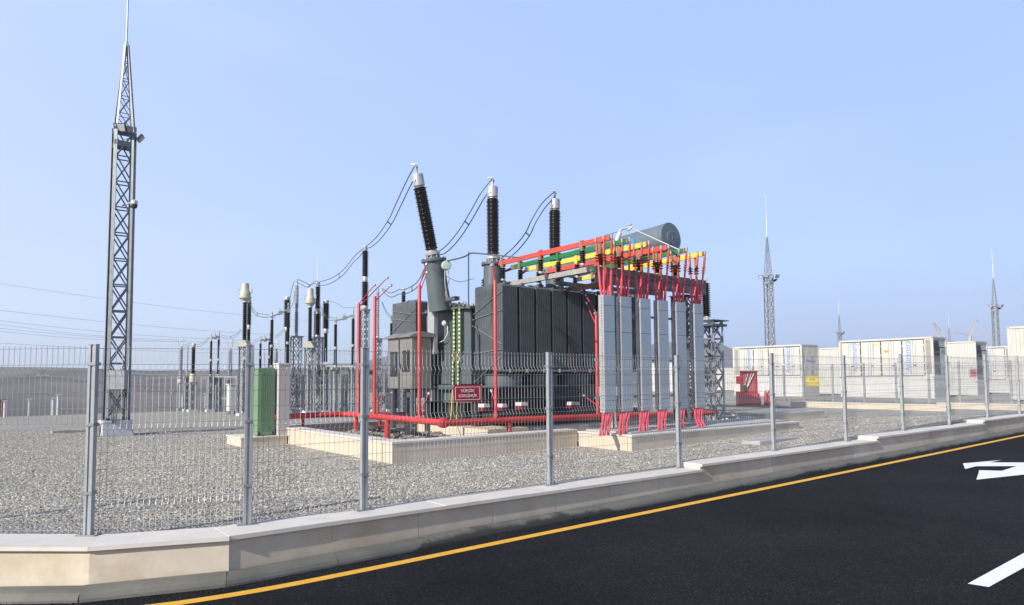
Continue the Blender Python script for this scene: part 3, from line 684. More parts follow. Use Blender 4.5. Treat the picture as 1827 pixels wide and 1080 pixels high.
b = MB(); b.cbox(X2, X3, 14.95, 15.28, .195, zt2 - .03, .004); b.build('shaft', mat('pale_pillar_stone', (.46, .44, .41), .8, 0, .06, 2, .1, 60), t)
b = MB(); b.box(X2 - .012, X3 + .012, 14.938, 15.29, zt2 - .03, zt2); b.build('cap', cap_m, t)

# ============================================================ RED FIRE SPRAY PIPES
fp = thing('fire_spray_pipe', (6.95, 10.85, .1), 'red fire water spray pipe ring with tall risers round the transformer', 'fire pipe')
PR = .065
b = MB()
def pipe_run(pts, r=PR): b.tube(pts, r, 14)
pipe_run([(5.25, 15.1, .59), (6.75, 15.1, .59), (6.89, 15.06, .585), (6.95, 14.95, .585), (6.95, 13, .585), (6.95, 11.0, .578), (6.96, 10.95, .578)])
pipe_run([(6.93, 10.85, .575), (9, 10.85, .56), (12, 10.85, .52), (15.2, 10.85, .47)])
pipe_run([(7.0, 14.7, .56), (9.5, 14.7, .55), (14.5, 14.7, .53)], .055)
b.build('main_pipe', red_m, fp)
b = MB(); b.lathe((6.94, 10.88, .577), (.0, -1, 0), [(.055, -.09), (.095, -.085), (.098, -.03), (.07, -.02), (.098, -.015), (.098, .03), (.07, .035), (.0705, .07)], 16); b.build('flange', red_m, fp); b = MB()
b.lathe((15.2, 10.85, .47), (1, -.004, 0), [(.07, -.03), (.10, -.02), (.10, .03), (.085, .05), (.03, .06)], 16); b.build('flange', red_m, fp)
for (x, y, r, zt) in ((6.95, 13.1, .062, .58), (8.45, 10.85, .05, .56), (6.95, 14.6, .05, .58), (5.9, 15.1, .035, .58), (9.2, 14.7, .045, .55), (7.6, 14.7, .045, .55), (12.6, 10.85, .05, .5), (14.6, 10.85, .05, .47)):
    b = MB(); b.cyl((x, y, .06), (x, y, zt), r, 12); b.lathe((x, y, .06), (0, 0, 1), [(r * 1.7, 0), (r * 1.7, .012), (r, .014)], 12); b.build('leg', red_m, fp)
def riser(x, y, z0, z1, arms, r=.035, z2=None):
    b = MB(); b.lathe((x, y, z0), (0, 0, 1), [(r * 1.25, 0), (r, .06), (r, z1 - z0 - .03), (r * .7, z1 - z0)], 12)
    if z2: b.cyl((x, y, z1 - .01), (x, y, z2), .016, 8)
    ro = b.build('riser', red_m, fp)
    for (s0, px, py, dd) in arms:
        e = at(px, py, depth(x, y) + dd); s0v = Vector((x, y, s0)); d = (e - s0v).normalized()
        a = MB(); a.cyl(s0v, e, .011, 8); ao = a.build('nozzle_arm', red_m, ro)
        a = MB(); a.lathe(e - d * .02, d, [(.012, -.02), (.018, 0), (.03, .012), (.034, .04), (.028, .055), (.01, .06)], 10); a.build('spray_nozzle', alu, ro)
riser(6.95, 14.5, .59, 3.14, [(3.12, 668, 509, .3), (3.05, 691, 496, .5)])
riser(6.95, 13.70, .59, 3.22, [(3.10, 697, 510, .5), (.95, 699, 702, .6)])
riser(6.95, 11.79, .58, 3.26, [(3.24, 761, 472, .7), (3.1, 762, 487, .8), (.7, 765, 703, .7)])
riser(8.12, 10.85, .56, 3.34, [(.9, 877, 698, .25)], z2=None)
b = MB(); b.cyl((8.11, 10.86, 3.33), (8.09, 10.9, 3.62), .018, 8); o = b.build('riser', red_m, fp)
b = MB(); b.lathe((8.09, 10.9, 3.6), (0, 0, 1), [(.02, 0), (.045, .02), (.05, .05), (.03, .07)], 10); b.build('spray_nozzle', alu, fp)
riser(10.93, 10.85, .53, 2.86, [(2.84, 1045, 527, .4), (2.55, 1046, 541, .4), (.78, 1043, 707, .3)])
riser(13.75, 11.3, .5, 3.1, [(2.95, 1168, 518, -.6), (2.85, 1178, 520, -.4)])
riser(7.55, 14.7, .55, .95, [], .03); riser(9.9, 14.7, .55, .95, [], .03)
# small red and white blocks under the radiators
for i, (px, py, dpx) in enumerate(((869, 727, 15), (901, 727, 12), (936, 724, 18), (1028, 723, 20))):
    p = on_y(px, py, 11.15); ww = dpx / 2 / 92; t = thing('jacking_block', (p.x, 11.15, p.z), ['small red block with white top nearest the red riser under the transformer', 'small maroon block with grey top right of the front red riser', 'white topped maroon block left of the second tall fence post', 'white topped maroon block left of the rightmost red riser'][i], 'block', 'blocks under the transformer radiators')
    b = MB(); b.box(p.x - ww, p.x + ww, 11.15, 11.35, p.z - .07, p.z); b.build('base', mat('maroon_block%d' % i, (.16, .01, .015), .5), t)
    b = MB(); b.prism([(p.x - ww, 11.15, p.z), (p.x + ww, 11.15, p.z), (p.x + ww * .8, 11.15, p.z + .07), (p.x - ww * .85, 11.15, p.z + .07)], (0, .2, 0)); b.build('top', white_box, t)

# ============================================================ POWER TRANSFORMER
tr = thing('power_transformer', (8.4, 12.2, .06), 'large dark grey power transformer with radiator banks and three black bushings', 'transformer')
def octa(x0, x1, y0, y1, c): return [(x0 + c, y0), (x1 - c, y0), (x1, y0 + c), (x1, y1 - c), (x1 - c, y1), (x0 + c, y1), (x0, y1 - c), (x0, y0 + c)]
b = MB()
b.prism([(x, y, 1.28) for x, y in octa(8.4, 13.0, 12.35, 14.1, .18)], (0, 0, 1.64))
for xx in (9.2, 10.2, 11.2, 12.2): b.box(xx, xx + .06, 12.28, 12.35, 1.3, 2.9)
for yy in (12.85, 13.5): b.box(8.375, 8.4, yy, yy + .05, 1.32, 2.88)
b.build('tank', trafo, tr)
b = MB(); b.prism([(x, y, 2.92) for x, y in octa(8.32, 13.08, 12.27, 14.18, .2)], (0, 0, .045))
b.prism([(x, y, 2.965) for x, y in octa(8.36, 13.04, 12.31, 14.14, .19)], (0, 0, .02))
for i in range(11): b.cyl((8.36, 12.55 + i * .135, 2.985), (8.36, 12.55 + i * .135, 3.01), .014, 6)
b.build('tank_lid', trafo, tr)
b = MB(); b.prism([(x, y, .86) for x, y in octa(8.45, 12.9, 12.5, 14.0, .25)], (0, 0, .42)); b.box(8.3, 8.5, 12.55, 13.9, 1.16, 1.26); b.build('lower_tank', trafo, tr)
b = MB(); b.box(8.5, 13, 12.0, 12.25, .35, .86); b.box(8.5, 13, 13.9, 14.15, .35, .86); b.box(8.55, 13.0, 12.6, 13.7, .5, .86); b.box(8.6, 13, 11.4, 12.0, .55, .66)
b.build('underframe', black_m, tr)
for xx in (8.7, 12.5):
    for yy in (12.05, 13.95): b = MB(); b.lathe((xx, yy - .04, .28), (0, 1, 0), [(.05, 0), (.19, .005), (.19, .03), (.16, .035), (.16, .08), (.05, .09)], 18); b.build('wheel', galv_dark, tr)
b = MB(); b.box(8.1, 9.15, 11.1, 14.3, .07, .38); b.build('pedestal', pit_m, tr)
b = MB(); b.box(9.3, 12.9, 11.45, 14.3, .07, .36); b.build('pedestal', conc, tr)
def radiator(x0, wd, y0, y1, z0, z1, first=False, np_=8):
    b = MB(); pt = wd / np_
    for k in range(np_):
        xa = x0 + k * pt; th = pt * .74
        P = [(xa, y0, z0 + .03), (xa, y0, z1 - .05), (xa, y0 + .05, z1 - .012), (xa, y0 + .14, z1), (xa, y1 - .03, z1), (xa, y1, z1 - .02), (xa, y1, z0 + .03), (xa, y1 - .04, z0), (xa, y0 + .04, z0)]
        b.prism(P, (th, 0, 0))
    b.box(x0 + .004, x0 + wd - pt * .3, y0 + .022, y1 - .022, z0 + .02, z1 - .045)
    if first:
        n = 13
        for k in range(n):
            ya = y0 + .04 + (y1 - y0 - .08) * (k + .15) / n; yb = y0 + .04 + (y1 - y0 - .08) * (k + .8) / n
            b.prism([(x0 + .001, ya, z0 + .09), (x0 + .001, yb, z0 + .09), (x0 - .012, (ya + yb) / 2 + .016, z0 + .09), (x0 - .012, (ya + yb) / 2 - .016, z0 + .09)], (0, 0, z1 - z0 - .18))
    o = b.build('radiator', rad_m, tr)
    h = MB(); h.cyl((x0 + wd / 2 - .02, y0 + .12, z1 + .012), (x0 + wd / 2 - .02, y1 + (.2 if y0 < 13 else -.2), z1 + .012), .035, 10)
    for k in range(2): h.lathe((x0 + wd / 2 - .02, y0 + .16 + k * .5, z1 + .03), (0, 0, 1), [(.03, 0), (.03, .03), (.012, .035)], 8)
    h.build('header_pipe', galv_dark, o)
    h = MB(); h.cyl((x0 + wd / 2 - .02, y0 + .05, z0 - .02), (x0 + wd / 2 - .02, y1, z0 - .02), .035, 10); h.build('header_pipe', galv_dark, o); return o
for i in range(9): radiator(8.57 + .46 * i, .405, 11.2, 12.18, 1.58, 3.36, i == 0)
for i in range(9): radiator(8.57 + .46 * i, .405, 14.72, 15.9, 1.58, 3.34, i == 0)
b = MB(); fx = 8.545
for (ya, za, yb, zb) in ((12.2, 2.78, 11.2, 3.19), (12.26, 2.66, 11.2, 2.80), (12.26, 2.54, 11.2, 2.10), (12.2, 1.93, 11.2, 1.99), (12.2, 1.30, 11.2, 1.85)): b.cyl((fx, ya, za), (fx, yb, zb), .008, 6)
b.build('brace_rod', galv, tr)
b = MB(); fx = 8.545
for (ya, za, yb, zb) in ((15.9, 2.95, 14.75, 2.80), (15.9, 3.15, 14.75, 2.98), (15.9, 2.6, 14.75, 3.1)): b.cyl((fx, ya, za), (fx, yb, zb), .008, 6)
b.build('brace_rod', galv, tr)
b = MB(); b.cyl((8.4, 11.22, 1.55), (12.75, 11.22, 1.55), .025, 8)
for i in range(9): b.lathe((8.77 + .46 * i, 11.22, 1.55), (0, 0, -1), [(.03, -.04), (.045, -.02), (.045, .03), (.02, .05)], 8)
b.build('drain_pipe', galv, tr)
for i in range(4):
    x = 9.0 + i * 1.0; b = MB(); b.lathe((x, 11.72, 1.20), (0, 0, 1), [(.40, 0), (.40, .26), (.43, .262), (.43, .28), (.37, .285)], 28); fo = b.build('cooling_fan', trafo, tr)
    q = MB(); q.box(x - .45, x + .45, 11.27, 11.32, 1.20, 1.24); q.box(x - .45, x - .41, 11.30, 12.1, 1.2, 1.24); q.build('bracket', galv_dark, fo)
# turrets and HV bushings
def bushing(base_t, flange_p, top_p, rt=.235):
    bt = Vector(base_t); fl = Vector(flange_p); tp = Vector(top_p)
    b = MB(); d = (fl - bt).normalized(); Lg = (fl - bt).length
    b.lathe(bt - d * .05, d, [(rt * 1.1, 0), (rt, Lg * .6), (rt * .98, Lg + .02)], 28); to = b.build('turret', trafo, tr)
    b = MB(); b.lathe(fl - d * .03, d, [(rt * .98, -.01), (rt * 1.2, 0), (rt * 1.2, .05), (rt * .7, .055), (rt * .62, .10)], 28)
    for k in range(16):
        t = k * math.pi / 8; ax, u, v = basis(d); p = fl + u * rt * 1.1 * math.cos(t) + v * rt * 1.1 * math.sin(t); b.cyl(p - d * .045, p + d * .045, .014, 6)
    b.build('flange', trafo, to)
    d2 = (tp - fl).normalized(); Lt = (tp - fl).length; bo = MB()
    bo.sheds(fl + d2 * .24, fl + d2 * (Lt - .30), .122, .154, .046, 24, .10); ins = bo.build('bushing', porc, tr)
    m_ = MB(); m_.lathe(fl, d2, [(.10, .03), (.12, .06), (.12, .10), (.165, .12), (.165, .17), (.12, .2), (.10, .245)], 22)
    for k in range(8):
        ax, u, v = basis(d2); t = k * math.pi / 4; p = fl + u * .145 * math.cos(t) + v * .145 * math.sin(t); m_.cyl(p + d2 * .02, p + d2 * .14, .015, 6)
    m_.build('mounting_collar', alu, ins)
    m_ = MB(); m_.lathe(fl + d2 * (Lt - .30), d2, [(.10, 0), (.10, .03), (.128, .04), (.13, .27), (.122, .29), (.03, .30), (.026, .33), (.026, .42), (.0, .42)], 22)
    e = fl + d2 * (Lt + .10); m_.bar(e, e + d2 * .12, .05, .02); m_.bar(e + Vector((-.08, .08, .12)), e + Vector((.02, -.02, .12)), .03, .03)
    m_.cyl(fl + d2 * (Lt - .16) + Vector((-.125, -.05, 0)), fl + d2 * (Lt - .16) + Vector((-.14, -.057, 0)), .025, 10)
    m_.build('top_cap', alu, ins); return fl + d2 * (Lt + .2)
T1 = bushing((8.2, 13.0, 2.96), (8.03, 13.0, 4.03), (7.60, 13.0, 5.90)); T2 = bushing((9.68, 13.0, 2.96), (9.68, 13.0, 4.10), (9.67, 13.0, 5.97)); T3 = bushing((11.62, 13.0, 2.96), (11.63, 13.0, 4.12), (11.66, 13.0, 5.98))
# gauge and hoses on the first turret
b = MB(); g0 = Vector((8.12, 12.66, 3.86)); b.lathe(g0, (-.3, -1, .05), [(.02, -.05), (.10, 0), (.105, .01), (.105, .10), (.09, .115), (.02, .12)], 18); b.build('gas_gauge', valve_m, tr)
b = MB(); b.tube([g0 + Vector(v) for v in ((-.03, -.03, -.1), (-.05, -.05, -.3), (-.02, -.03, -.5), (.06, 0, -.68), (.16, .05, -.85))], .009, 6); b.tube([g0 + Vector(v) for v in ((.05, -.03, -.1), (.08, -.03, -.28), (.03, -.03, -.45), (0, 0, -.6), (.1, .05, -.8))], .009, 6); b.build('hose', pale_hose, tr)
b = MB(); b.lathe((8.33, 12.95, 2.62), (-1, -.3, .1), [(.03, -.05), (.035, .05), (.06, .06), (.065, .09), (.04, .11)], 12); b.build('gauge', alu, tr)
b = MB(); b.tube([(8.33, 12.9, 2.6), (8.3, 12.85, 2.40), (8.3, 13.0, 2.25), (8.3, 13.25, 2.2), (8.3, 13.6, 2.27)], .014, 6); b.build('hose', pale_hose, tr)
# relay column beside the tank end
ya, yb, zt_ = on_x(774.5, 560, 8.12).y, on_x(763, 560, 8.12).y, on_x(768, 534, 8.12).z
b = MB(); b.box(8.12, 8.21, ya, yb, 1.95, zt_); b.build('cable_duct', alu, tr)
b = MB(); b.box(8.16, 8.28, 12.35, ya - .002, zt_ - .10, zt_ - .02); b.build('cable_duct', galv_dark, tr)
b = MB(); rnd = random.Random(2)
for k in range(16): p = Vector((8.5 + rnd.random() * 1.0, 12.5 + rnd.random() * .3, 2.98)); b.cyl(p, p + Vector((0, 0, rnd.uniform(.05, .14))), rnd.uniform(.02, .05), 8)
b.cyl((8.7, 12.6, 3.0), (8.7, 13.3, 3.12), .03, 8); b.cbox(9.1, 9.35, 12.5, 12.7, 3.0, 3.22, .01); b.build('valve_set', alu, tr)
# striped earthing straps down the tank end
for k, yy in enumerate((12.47, 12.68)):
    b = MB(); b.box(8.345, 8.362, yy - .028, yy + .028, 1.98 + .04 * k, 3.06); b.box(8.345, 8.362, yy - .024 + .05, yy + .024 + .05, 1.30, 1.78); b.build('earth_strap', wgyp, tr)
    b = MB(); b.tube([(8.35, yy, 1.98), (8.33, yy + .05, 1.9), (8.35, yy - .02, 1.84), (8.35, yy + .05, 1.76)], .01, 6); b.tube([(8.35, yy + .05, 1.3), (8.3, yy, 1.0), (8.2, yy - .1, .5)], .009, 5); b.build('strap_tail', yel_stick, tr)
# conservator
cb, ce = Vector((15.1, 12.05, 5.24)), Vector((15.08, 16.1, 5.02)); dc = (ce - cb).normalized()
b = MB(); b.lathe(cb, dc, [(.42, 0), (.43, .012), (.43, .06), (.425, .07), (.425, (ce - cb).length)], 40); cn = b.build('conservator', mat('conservator_grey', (.125, .16, .185), .4, 0, .08, 2, dirt=(.16, .19, .20), dscale=2), tr)
b = MB(); b.lathe(cb - dc * .025, dc, [(.0, .0), (.19, 0), (.19, .02), (.20, .03)], 30)
for k in range(16): t = k * math.pi / 8; p = cb + Vector((.165 * math.cos(t), -.03, .165 * math.sin(t))); b.cyl(p, p + dc * -.02, .012, 6)
b.cyl(cb + Vector((0, -.04, -.05)), cb + Vector((0, -.04, .05)), .008, 5); b.build('end_cover', MATS['conservator_grey'], cn)
b = MB(); b.box(14.55, 14.75, 12.9, 13.1, 3.0, 4.95); b.box(14.7, 15.1, 12.9, 13.1, 4.6, 4.75); b.box(13.0, 14.55, 12.9, 13.05, 2.9, 3.1); b.build('conservator_bracket', trafo, tr)
b = MB(); b.tube([(15.1, 12.6, 4.84), (14.6, 12.4, 4.9), (14.0, 12.6, 4.85), (13.8, 12.8, 4.6), (13.8, 12.9, 3.1)], .03, 8); b.build('oil_pipe', trafo, tr)
# white angled drain pipe, relay and breather over the conservator
pA = at(1100, 430, 16.5); b = MB(); b.cyl(at(1100, 431, 16.5), at(1106, 416, 16.5), .055, 12); b.cyl(at(1104, 418, 16.5), at(1108, 409, 16.5), .025, 8); b.cyl(at(1104, 411, 16.5), at(1121, 407, 16.6), .02, 8); b.lathe(at(1124, 402, 16.6), (0, 0, 1), [(.015, -.06), (.015, 0), (.05, .005), (.05, .02), (.0, .03)], 10); b.cyl(at(1119, 412, 16.6), at(1128, 405, 16.6), .03, 8); b.build('breather', white_box, cn)
b = MB(); b.cyl(at(1130, 409, 16.6), at(1212, 446, 14.2), .013, 6); b.build('vent_pipe', white_box, cn)
b = MB(); b.cyl(at(1102, 414, 16.5), at(1032, 434, 17), .008, 5); b.build('guy_rod', black_cable, cn)
q = at(1123, 434, 15.2); b = MB(); b.box(q.x - .02, q.x, q.y - .14, q.y + .14, q.z - .09, q.z + .09); bs = b.build('blue_plate', blue_sign, cn)
q2 = MB(); q2.box(q.x - .03, q.x - .021, q.y - .05, q.y + .05, q.z + .04, q.z + .055); q2.box(q.x - .03, q.x - .021, q.y - .05, q.y + .05, q.z - .055, q.z - .04); q2.box(q.x - .03, q.x - .021, q.y - .01, q.y + .01, q.z - .04, q.z + .04); q2.build('plate_mark', navy_ink, bs)
# low-voltage bushings on the lid
BX = [9.66, 10.18, 10.75, 11.37, 11.96, 12.6]
TXL = [9.577, 10.065, 10.644, 11.201, 11.786, 12.401]
for i, X in enumerate(BX):
    b = MB(); b.sheds((X, 13.28, 3.3), (X, 13.28, 3.78), .07, .115, .06, 16); o = b.build('low_voltage_bushing', porc, tr)
    b = MB(); b.lathe((X, 13.28, 2.98), (0, 0, 1), [(.11, 0), (.11, .3), (.08, .32)], 14); b.lathe((X, 13.28, 3.78), (0, 0, 1), [(.05, 0), (.05, .05), (.025, .06), (.025, .22), (.05, .23), (.05, .30), (.0, .31)], 12); b.build('terminal', alu, o)

# control cabinet at the pit's left end
t = thing('control_cabinet', (7.6, 13.21, .1), 'brushed steel control cabinet with two windows and sloped roof beside the transformer', 'cabinet')
b = MB(); b.cbox(7.6, 8.1, 13.21, 14.32, 1.18, 2.32, .006); b.build('body', cab_m, t)
b = MB(); b.prism([(7.52, 13.14, 2.32), (7.52, 14.42, 2.32), (7.52, 14.42, 2.335), (7.66, 14.42, 2.40), (7.66, 13.14, 2.40), (7.52, 13.14, 2.335)][:3] + [(7.52, 13.14, 2.345)][:0], (0, 0, .015))if False else b.prism([(7.52, 13.13, 2.32), (8.16, 13.13, 2.32), (8.16, 13.13, 2.40), (7.8, 13.13, 2.45), (7.52, 13.13, 2.345)], (0, 1.3, 0)); b.build('roof', cab_m, t)
for (pa, pb, pt_, pbm) in ((718, 731, 626, 664), (697, 709, 629, 672)):
    ya, yb = on_x(pb, 650, 7.6).y, on_x(pa, 650, 7.6).y; za, zb = on_x(pa, pbm, 7.6).z, on_x(pa, pt_, 7.6).z
    b = MB(); b.box(7.588, 7.6, ya, yb, za, zb); b.build('window_frame', black_m, t)
    b = MB(); b.box(7.583, 7.588, ya + .03, yb - .03, za + .04, zb - .04); b.build('window', glass_m, t)
ym_ = on_x(713, 650, 7.6).y; b = MB(); b.box(7.594, 7.599, ym_, ym_ + .008, 1.2, 2.3); b.build('door_gap', dark_gap, t)
b = MB(); b.box(7.585, 7.598, ym_ - .05, ym_ - .02, 1.62, 1.74); b.build('handle', black_m, t)
b = MB(); b.box(7.75, 8.1, 13.22, 13.7, .98, 1.175); b.build('cable_entry_box', galv_dark, t)
for yy in (13.25, 14.15):
    for xx in (7.64, 8.0):
        b = MB(); b.box(xx, xx + .09, yy, yy + .09, .12, 1.18)
        for k in range(24): b.box(xx + .03, xx + .06, yy - .002, yy, .16 + k * .042, .18 + k * .042)
        b.build('leg', galv_dark, t)
b = MB(); b.box(7.62, 8.1, 13.0, 13.12, .10, .16); b.cyl((7.0, 13.3, .33), (7.6, 13.05, .33), .02, 8); b.build('cable_conduit', galv, t)

# ============================================================ BUSBAR GANTRY
gt = thing('busbar_gantry', (9.85, 9.8, .32), 'grey steel gantry of channels and lattice columns carrying the coloured busbars', 'gantry')
def channel(b, x0, x1, y0, y1, z0, z1, th=.012):
    if x1 - x0 > y1 - y0:
        b.box(x0, x1, y0, y0 + th, z0, z1); b.box(x0, x1, y0 + th, y1, z1 - th, z1); b.box(x0, x1, y0 + th, y1, z0, z0 + th)
    else:
        b.box(x0, x0 + th, y0, y1, z0, z1); b.box(x0 + th, x1, y0, y1, z1 - th, z1); b.box(x0 + th, x1, y0, y1, z0, z0 + th)
for X in (9.85, 11.62, 13.4):
    b = MB(); channel(b, X, X + .09, 9.9, 12.95, 3.55, 3.655); b.build('side_beam', beam_tan if X < 10 else galv_dark, gt)
b = MB(); channel(b, 9.85, 13.5, 9.78, 9.87, 3.505, 3.65); b.build('front_beam', galv_dark, gt)
b = MB(); channel(b, 9.85, 13.5, 9.79, 9.88, 3.31, 3.495); b.build('front_beam', galv_dark, gt)
for yy in (11.1, 12.0, 12.7): b = MB(); channel(b, 9.96, 13.38, yy, yy + .07, 3.42, 3.51); b.build('cross_beam', galv_dark, gt)
b = MB(); b.box(10.35, 10.43, 10.0, 11.0, 3.30, 3.40); b.build('rusty_beam', rust, gt)
b = MB(); b.box(10.42, 10.5, 9.9, 9.98, .345, 3.31)
for z in (.8, 1.4, 2.0, 2.6): b.box(10.405, 10.42, 9.92, 9.96, z, z + .06)
b.build('column', beam_tan, gt); b = MB(); b.box(10.3, 10.62, 9.82, 10.06, .345, .365); b.angle((10.42, 9.8, .37), (10.46, 9.9, .95), .05, .008); b.bar((10.2, 9.85, .38), (10.44, 9.93, .85), .04, .01); b.build('column_foot', galv, gt)
def lattice_mesh(b, cx, cy, w0, w1, z0, z1, nb, d, flat=.006, x_br=True, horiz=True):
    for k in range(nb):
        t0, t1 = k / nb, (k + 1) / nb; za, zb = z0 + (z1 - z0) * t0, z0 + (z1 - z0) * t1; ha, hb = (w0 + (w1 - w0) * t0) / 2, (w0 + (w1 - w0) * t1) / 2
        C = [(-1, -1), (1, -1), (1, 1), (-1, 1)]
        for q in range(4):
            p, r = C[q], C[(q + 1) % 4]
            A0 = (cx + p[0] * ha, cy + p[1] * ha, za); B0 = (cx + r[0] * ha, cy + r[1] * ha, za); A1 = (cx + p[0] * hb, cy + p[1] * hb, zb); B1 = (cx + r[0] * hb, cy + r[1] * hb, zb)
            nrm = Vector((p[0] + r[0], p[1] + r[1], 0)).normalized()
            if x_br or (k + q) % 2: b.bar(Vector(A0) + nrm * flat, Vector(B1) + nrm * flat, d, flat, roll=nrm)
            if x_br or not (k + q) % 2: b.bar(Vector(B0) - nrm * flat, Vector(A1) - nrm * flat, d, flat, roll=nrm)
            if horiz: b.bar(A1, B1, d, flat, roll=nrm)
def lattice(parent, cx, cy, w0, w1, z0, z1, nb, leg=.05, d=.03, m=galv, x_br=True, horiz=True):
    for sx, sy in ((-1, -1), (1, -1), (1, 1), (-1, 1)):
        b = MB(); b.angle((cx + sx * w0 / 2, cy + sy * w0 / 2, z0), (cx + sx * w1 / 2, cy + sy * w1 / 2, z1), leg, leg * .15, roll=(-sx, -sy, 0)); b.build('leg', m, parent)
    b = MB(); lattice_mesh(b, cx, cy, w0, w1, z0, z1, nb, d, x_br=x_br, horiz=horiz); b.build('bracing', m, parent)
gl = thing('lattice_column', (13.3, 10.25, .345), 'grey lattice column standing behind the fourth and fifth cable trays', 'column')
lattice(gl, 13.3, 10.25, .42, .42, .345, 3.3, 7, .06, .04, galv_dark)
b = MB(); b.box(13.0, 13.6, 9.98, 10.5, 3.3, 3.312); b.box(13.0, 13.6, 9.98, 10.5, .345, .36); b.build('plate', galv_dark, gl)
g2 = thing('lattice_column', (15.35, 11.0, .06), 'lattice column at the right end carrying the small black surge arresters', 'column')
lattice(g2, 15.35, 11.0, .40, .40, .06, 2.86, 6, .05, .04, galv)
b = MB(); b.box(15.05, 15.75, 10.72, 11.28, 2.86, 2.885); b.box(15.08, 15.7, 10.75, 11.25, 2.72, 2.78); b.build('platform', galv_dark, g2)
for k, (xx, yy) in enumerate(((15.12, 10.95), (15.25, 11.1), (15.45, 11.2))):
    t = thing('surge_arrester', (xx, yy, 2.885), ['nearest black ribbed surge arrester on the lattice platform right of the trays', 'middle black ribbed surge arrester on the lattice platform right of the trays', 'rearmost black ribbed surge arrester on the platform right of the trays'][k], 'surge arrester', 'arresters on the right platform')
    b = MB(); b.sheds((xx, yy, 2.98), (xx, yy, 3.86), .05, .105, .055, 16); b.build('insulator', porc, t); b = MB(); b.cyl((xx, yy, 2.885), (xx, yy, 2.98), .06, 12); b.cyl((xx, yy, 3.86), (xx, yy, 3.98), .025, 10); b.build('terminal', alu, t)
# busbars
CN = ['red', 'green', 'yellow']; ORD = ['first', 'second', 'third', 'fourth', 'fifth', 'sixth']; CM = [bus_red, bus_green, bus_yellow]
for i, X in enumerate(BX):
    ym = 9.2; ystart = [12.88, 12.85, 13.0, 12.96, 13.1, 13.1][i]; zb = [4.08, 4.06, 4.08, 4.08, 4.02, 4.0][i]
    t = thing('busbar', (X, ym, 4.08), '%s busbar, %s of the six from the left, on black insulators above the gantry' % (CN[i % 3], ORD[i]), 'busbar', 'coloured busbars on the gantry')
    b = MB(); b.bar((X, ym, 4.1), (X, ystart, zb), .055, .10, roll=(0, 0, 1)); b.build('bar', CM[i % 3], t)
    for k, yy in enumerate((9.95, 11.25, 12.6)):
        c = MB(); c.box(X - .042, X + .042, yy - .04, yy + .04, 4.152, 4.165); c.box(X - .045, X - .034, yy - .045, yy + .045, 3.98, 4.153); c.box(X + .034, X + .045, yy - .045, yy + .045, 3.98, 4.153); c.cyl((X - .047, yy, 4.12), (X - .034, yy, 4.12), .014, 6); c.build('clamp', copper if k != 1 else CM[i % 3], t)
        s = MB(); s.sheds((X, yy, 3.70), (X, yy, 3.96), .045, .07, .036, 14); so_ = s.build('support_insulator', porc, t)
        s = MB(); s.cyl((X, yy, 3.66), (X, yy, 3.70), .05, 10); s.cyl((X, yy, 3.96), (X, yy, 4.03), .035, 10); s.build('metal_fitting', alu, so_)
    b = MB(); b.tube([(X, ystart - .04, zb), (X, ystart + .12, zb - .03), (X, 13.28, 4.0)], .035, 8); b.bar((X, ystart - .06, zb), (X, ystart + .08, zb), .075, .10, roll=(0, 0, 1)); b.build('flexible_link', copper, t)
    b = MB(); b.box(X - .034, X + .034, ym - .03, ym + .005, 4.055, 4.145); b.build('end_plate', copper, t)
# cables
KC = ['rear left', 'rear right', 'middle', 'front']
for i, X in enumerate(BX):
    TX = TXL[i] + .155
    for k in range(4):
        yy = [9.52, 9.44, 9.30, 9.14][k]; xo = [-.045, .045, -.045, 0][k]; tx = TX + [-.10, .02, -.03, .10][k]; ty = [9.39, 9.36, 9.39, 9.36][k]
        t = thing('power_cable', (tx, ty, .345), '%s pink-red power cable of the four from the %s busbar into the %s tray' % (KC[k], CN[i % 3], ORD[i]), 'cable', 'cables of the %s tray' % ORD[i])
        P0 = Vector((X + xo, yy, 4.08)); bx = tx - (.50 if i < 5 else .40) + .02 * k; by = 9.0 + .05 * (k % 2)
        t0 = MB(); q1 = P0 + (Vector((tx, ty, 2.95)) - P0) * (.60 / 1.13) + Vector((xo * .4, -.01, 0)); t0.lathe(P0, q1 - P0, [(.010, -.03), (.016, 0), (.019, .06), (.027, .08), (.025, .27), (.025, .285), (.058, .295), (.023, .305), (.023, .34), (.062, .35), (.023, .36), (.023, .395), (.058, .405), (.022, .415), (.021, .46), (.021, .60)], 12); t0.build('termination', term_m, t)
        s = MB(); s.tube([q1, q1 + (Vector((tx, ty, 2.95)) - q1) * .5 + Vector((xo * .3, 0, 0)), Vector((tx, ty, 2.9)), Vector((tx, ty, 2.2)), Vector((tx, ty, .82)), Vector((tx - .04, ty - .03, .70)), Vector((tx - .25, (ty + by) / 2, .5)), Vector((bx, by, .34))], .0265, 8); s.build('sheath', cable_m, t)
        l = MB(); l.box(P0.x - .018, P0.x + .018, P0.y - .02, P0.y + .02, 4.08, 4.16); l.build('lug', alu, t)
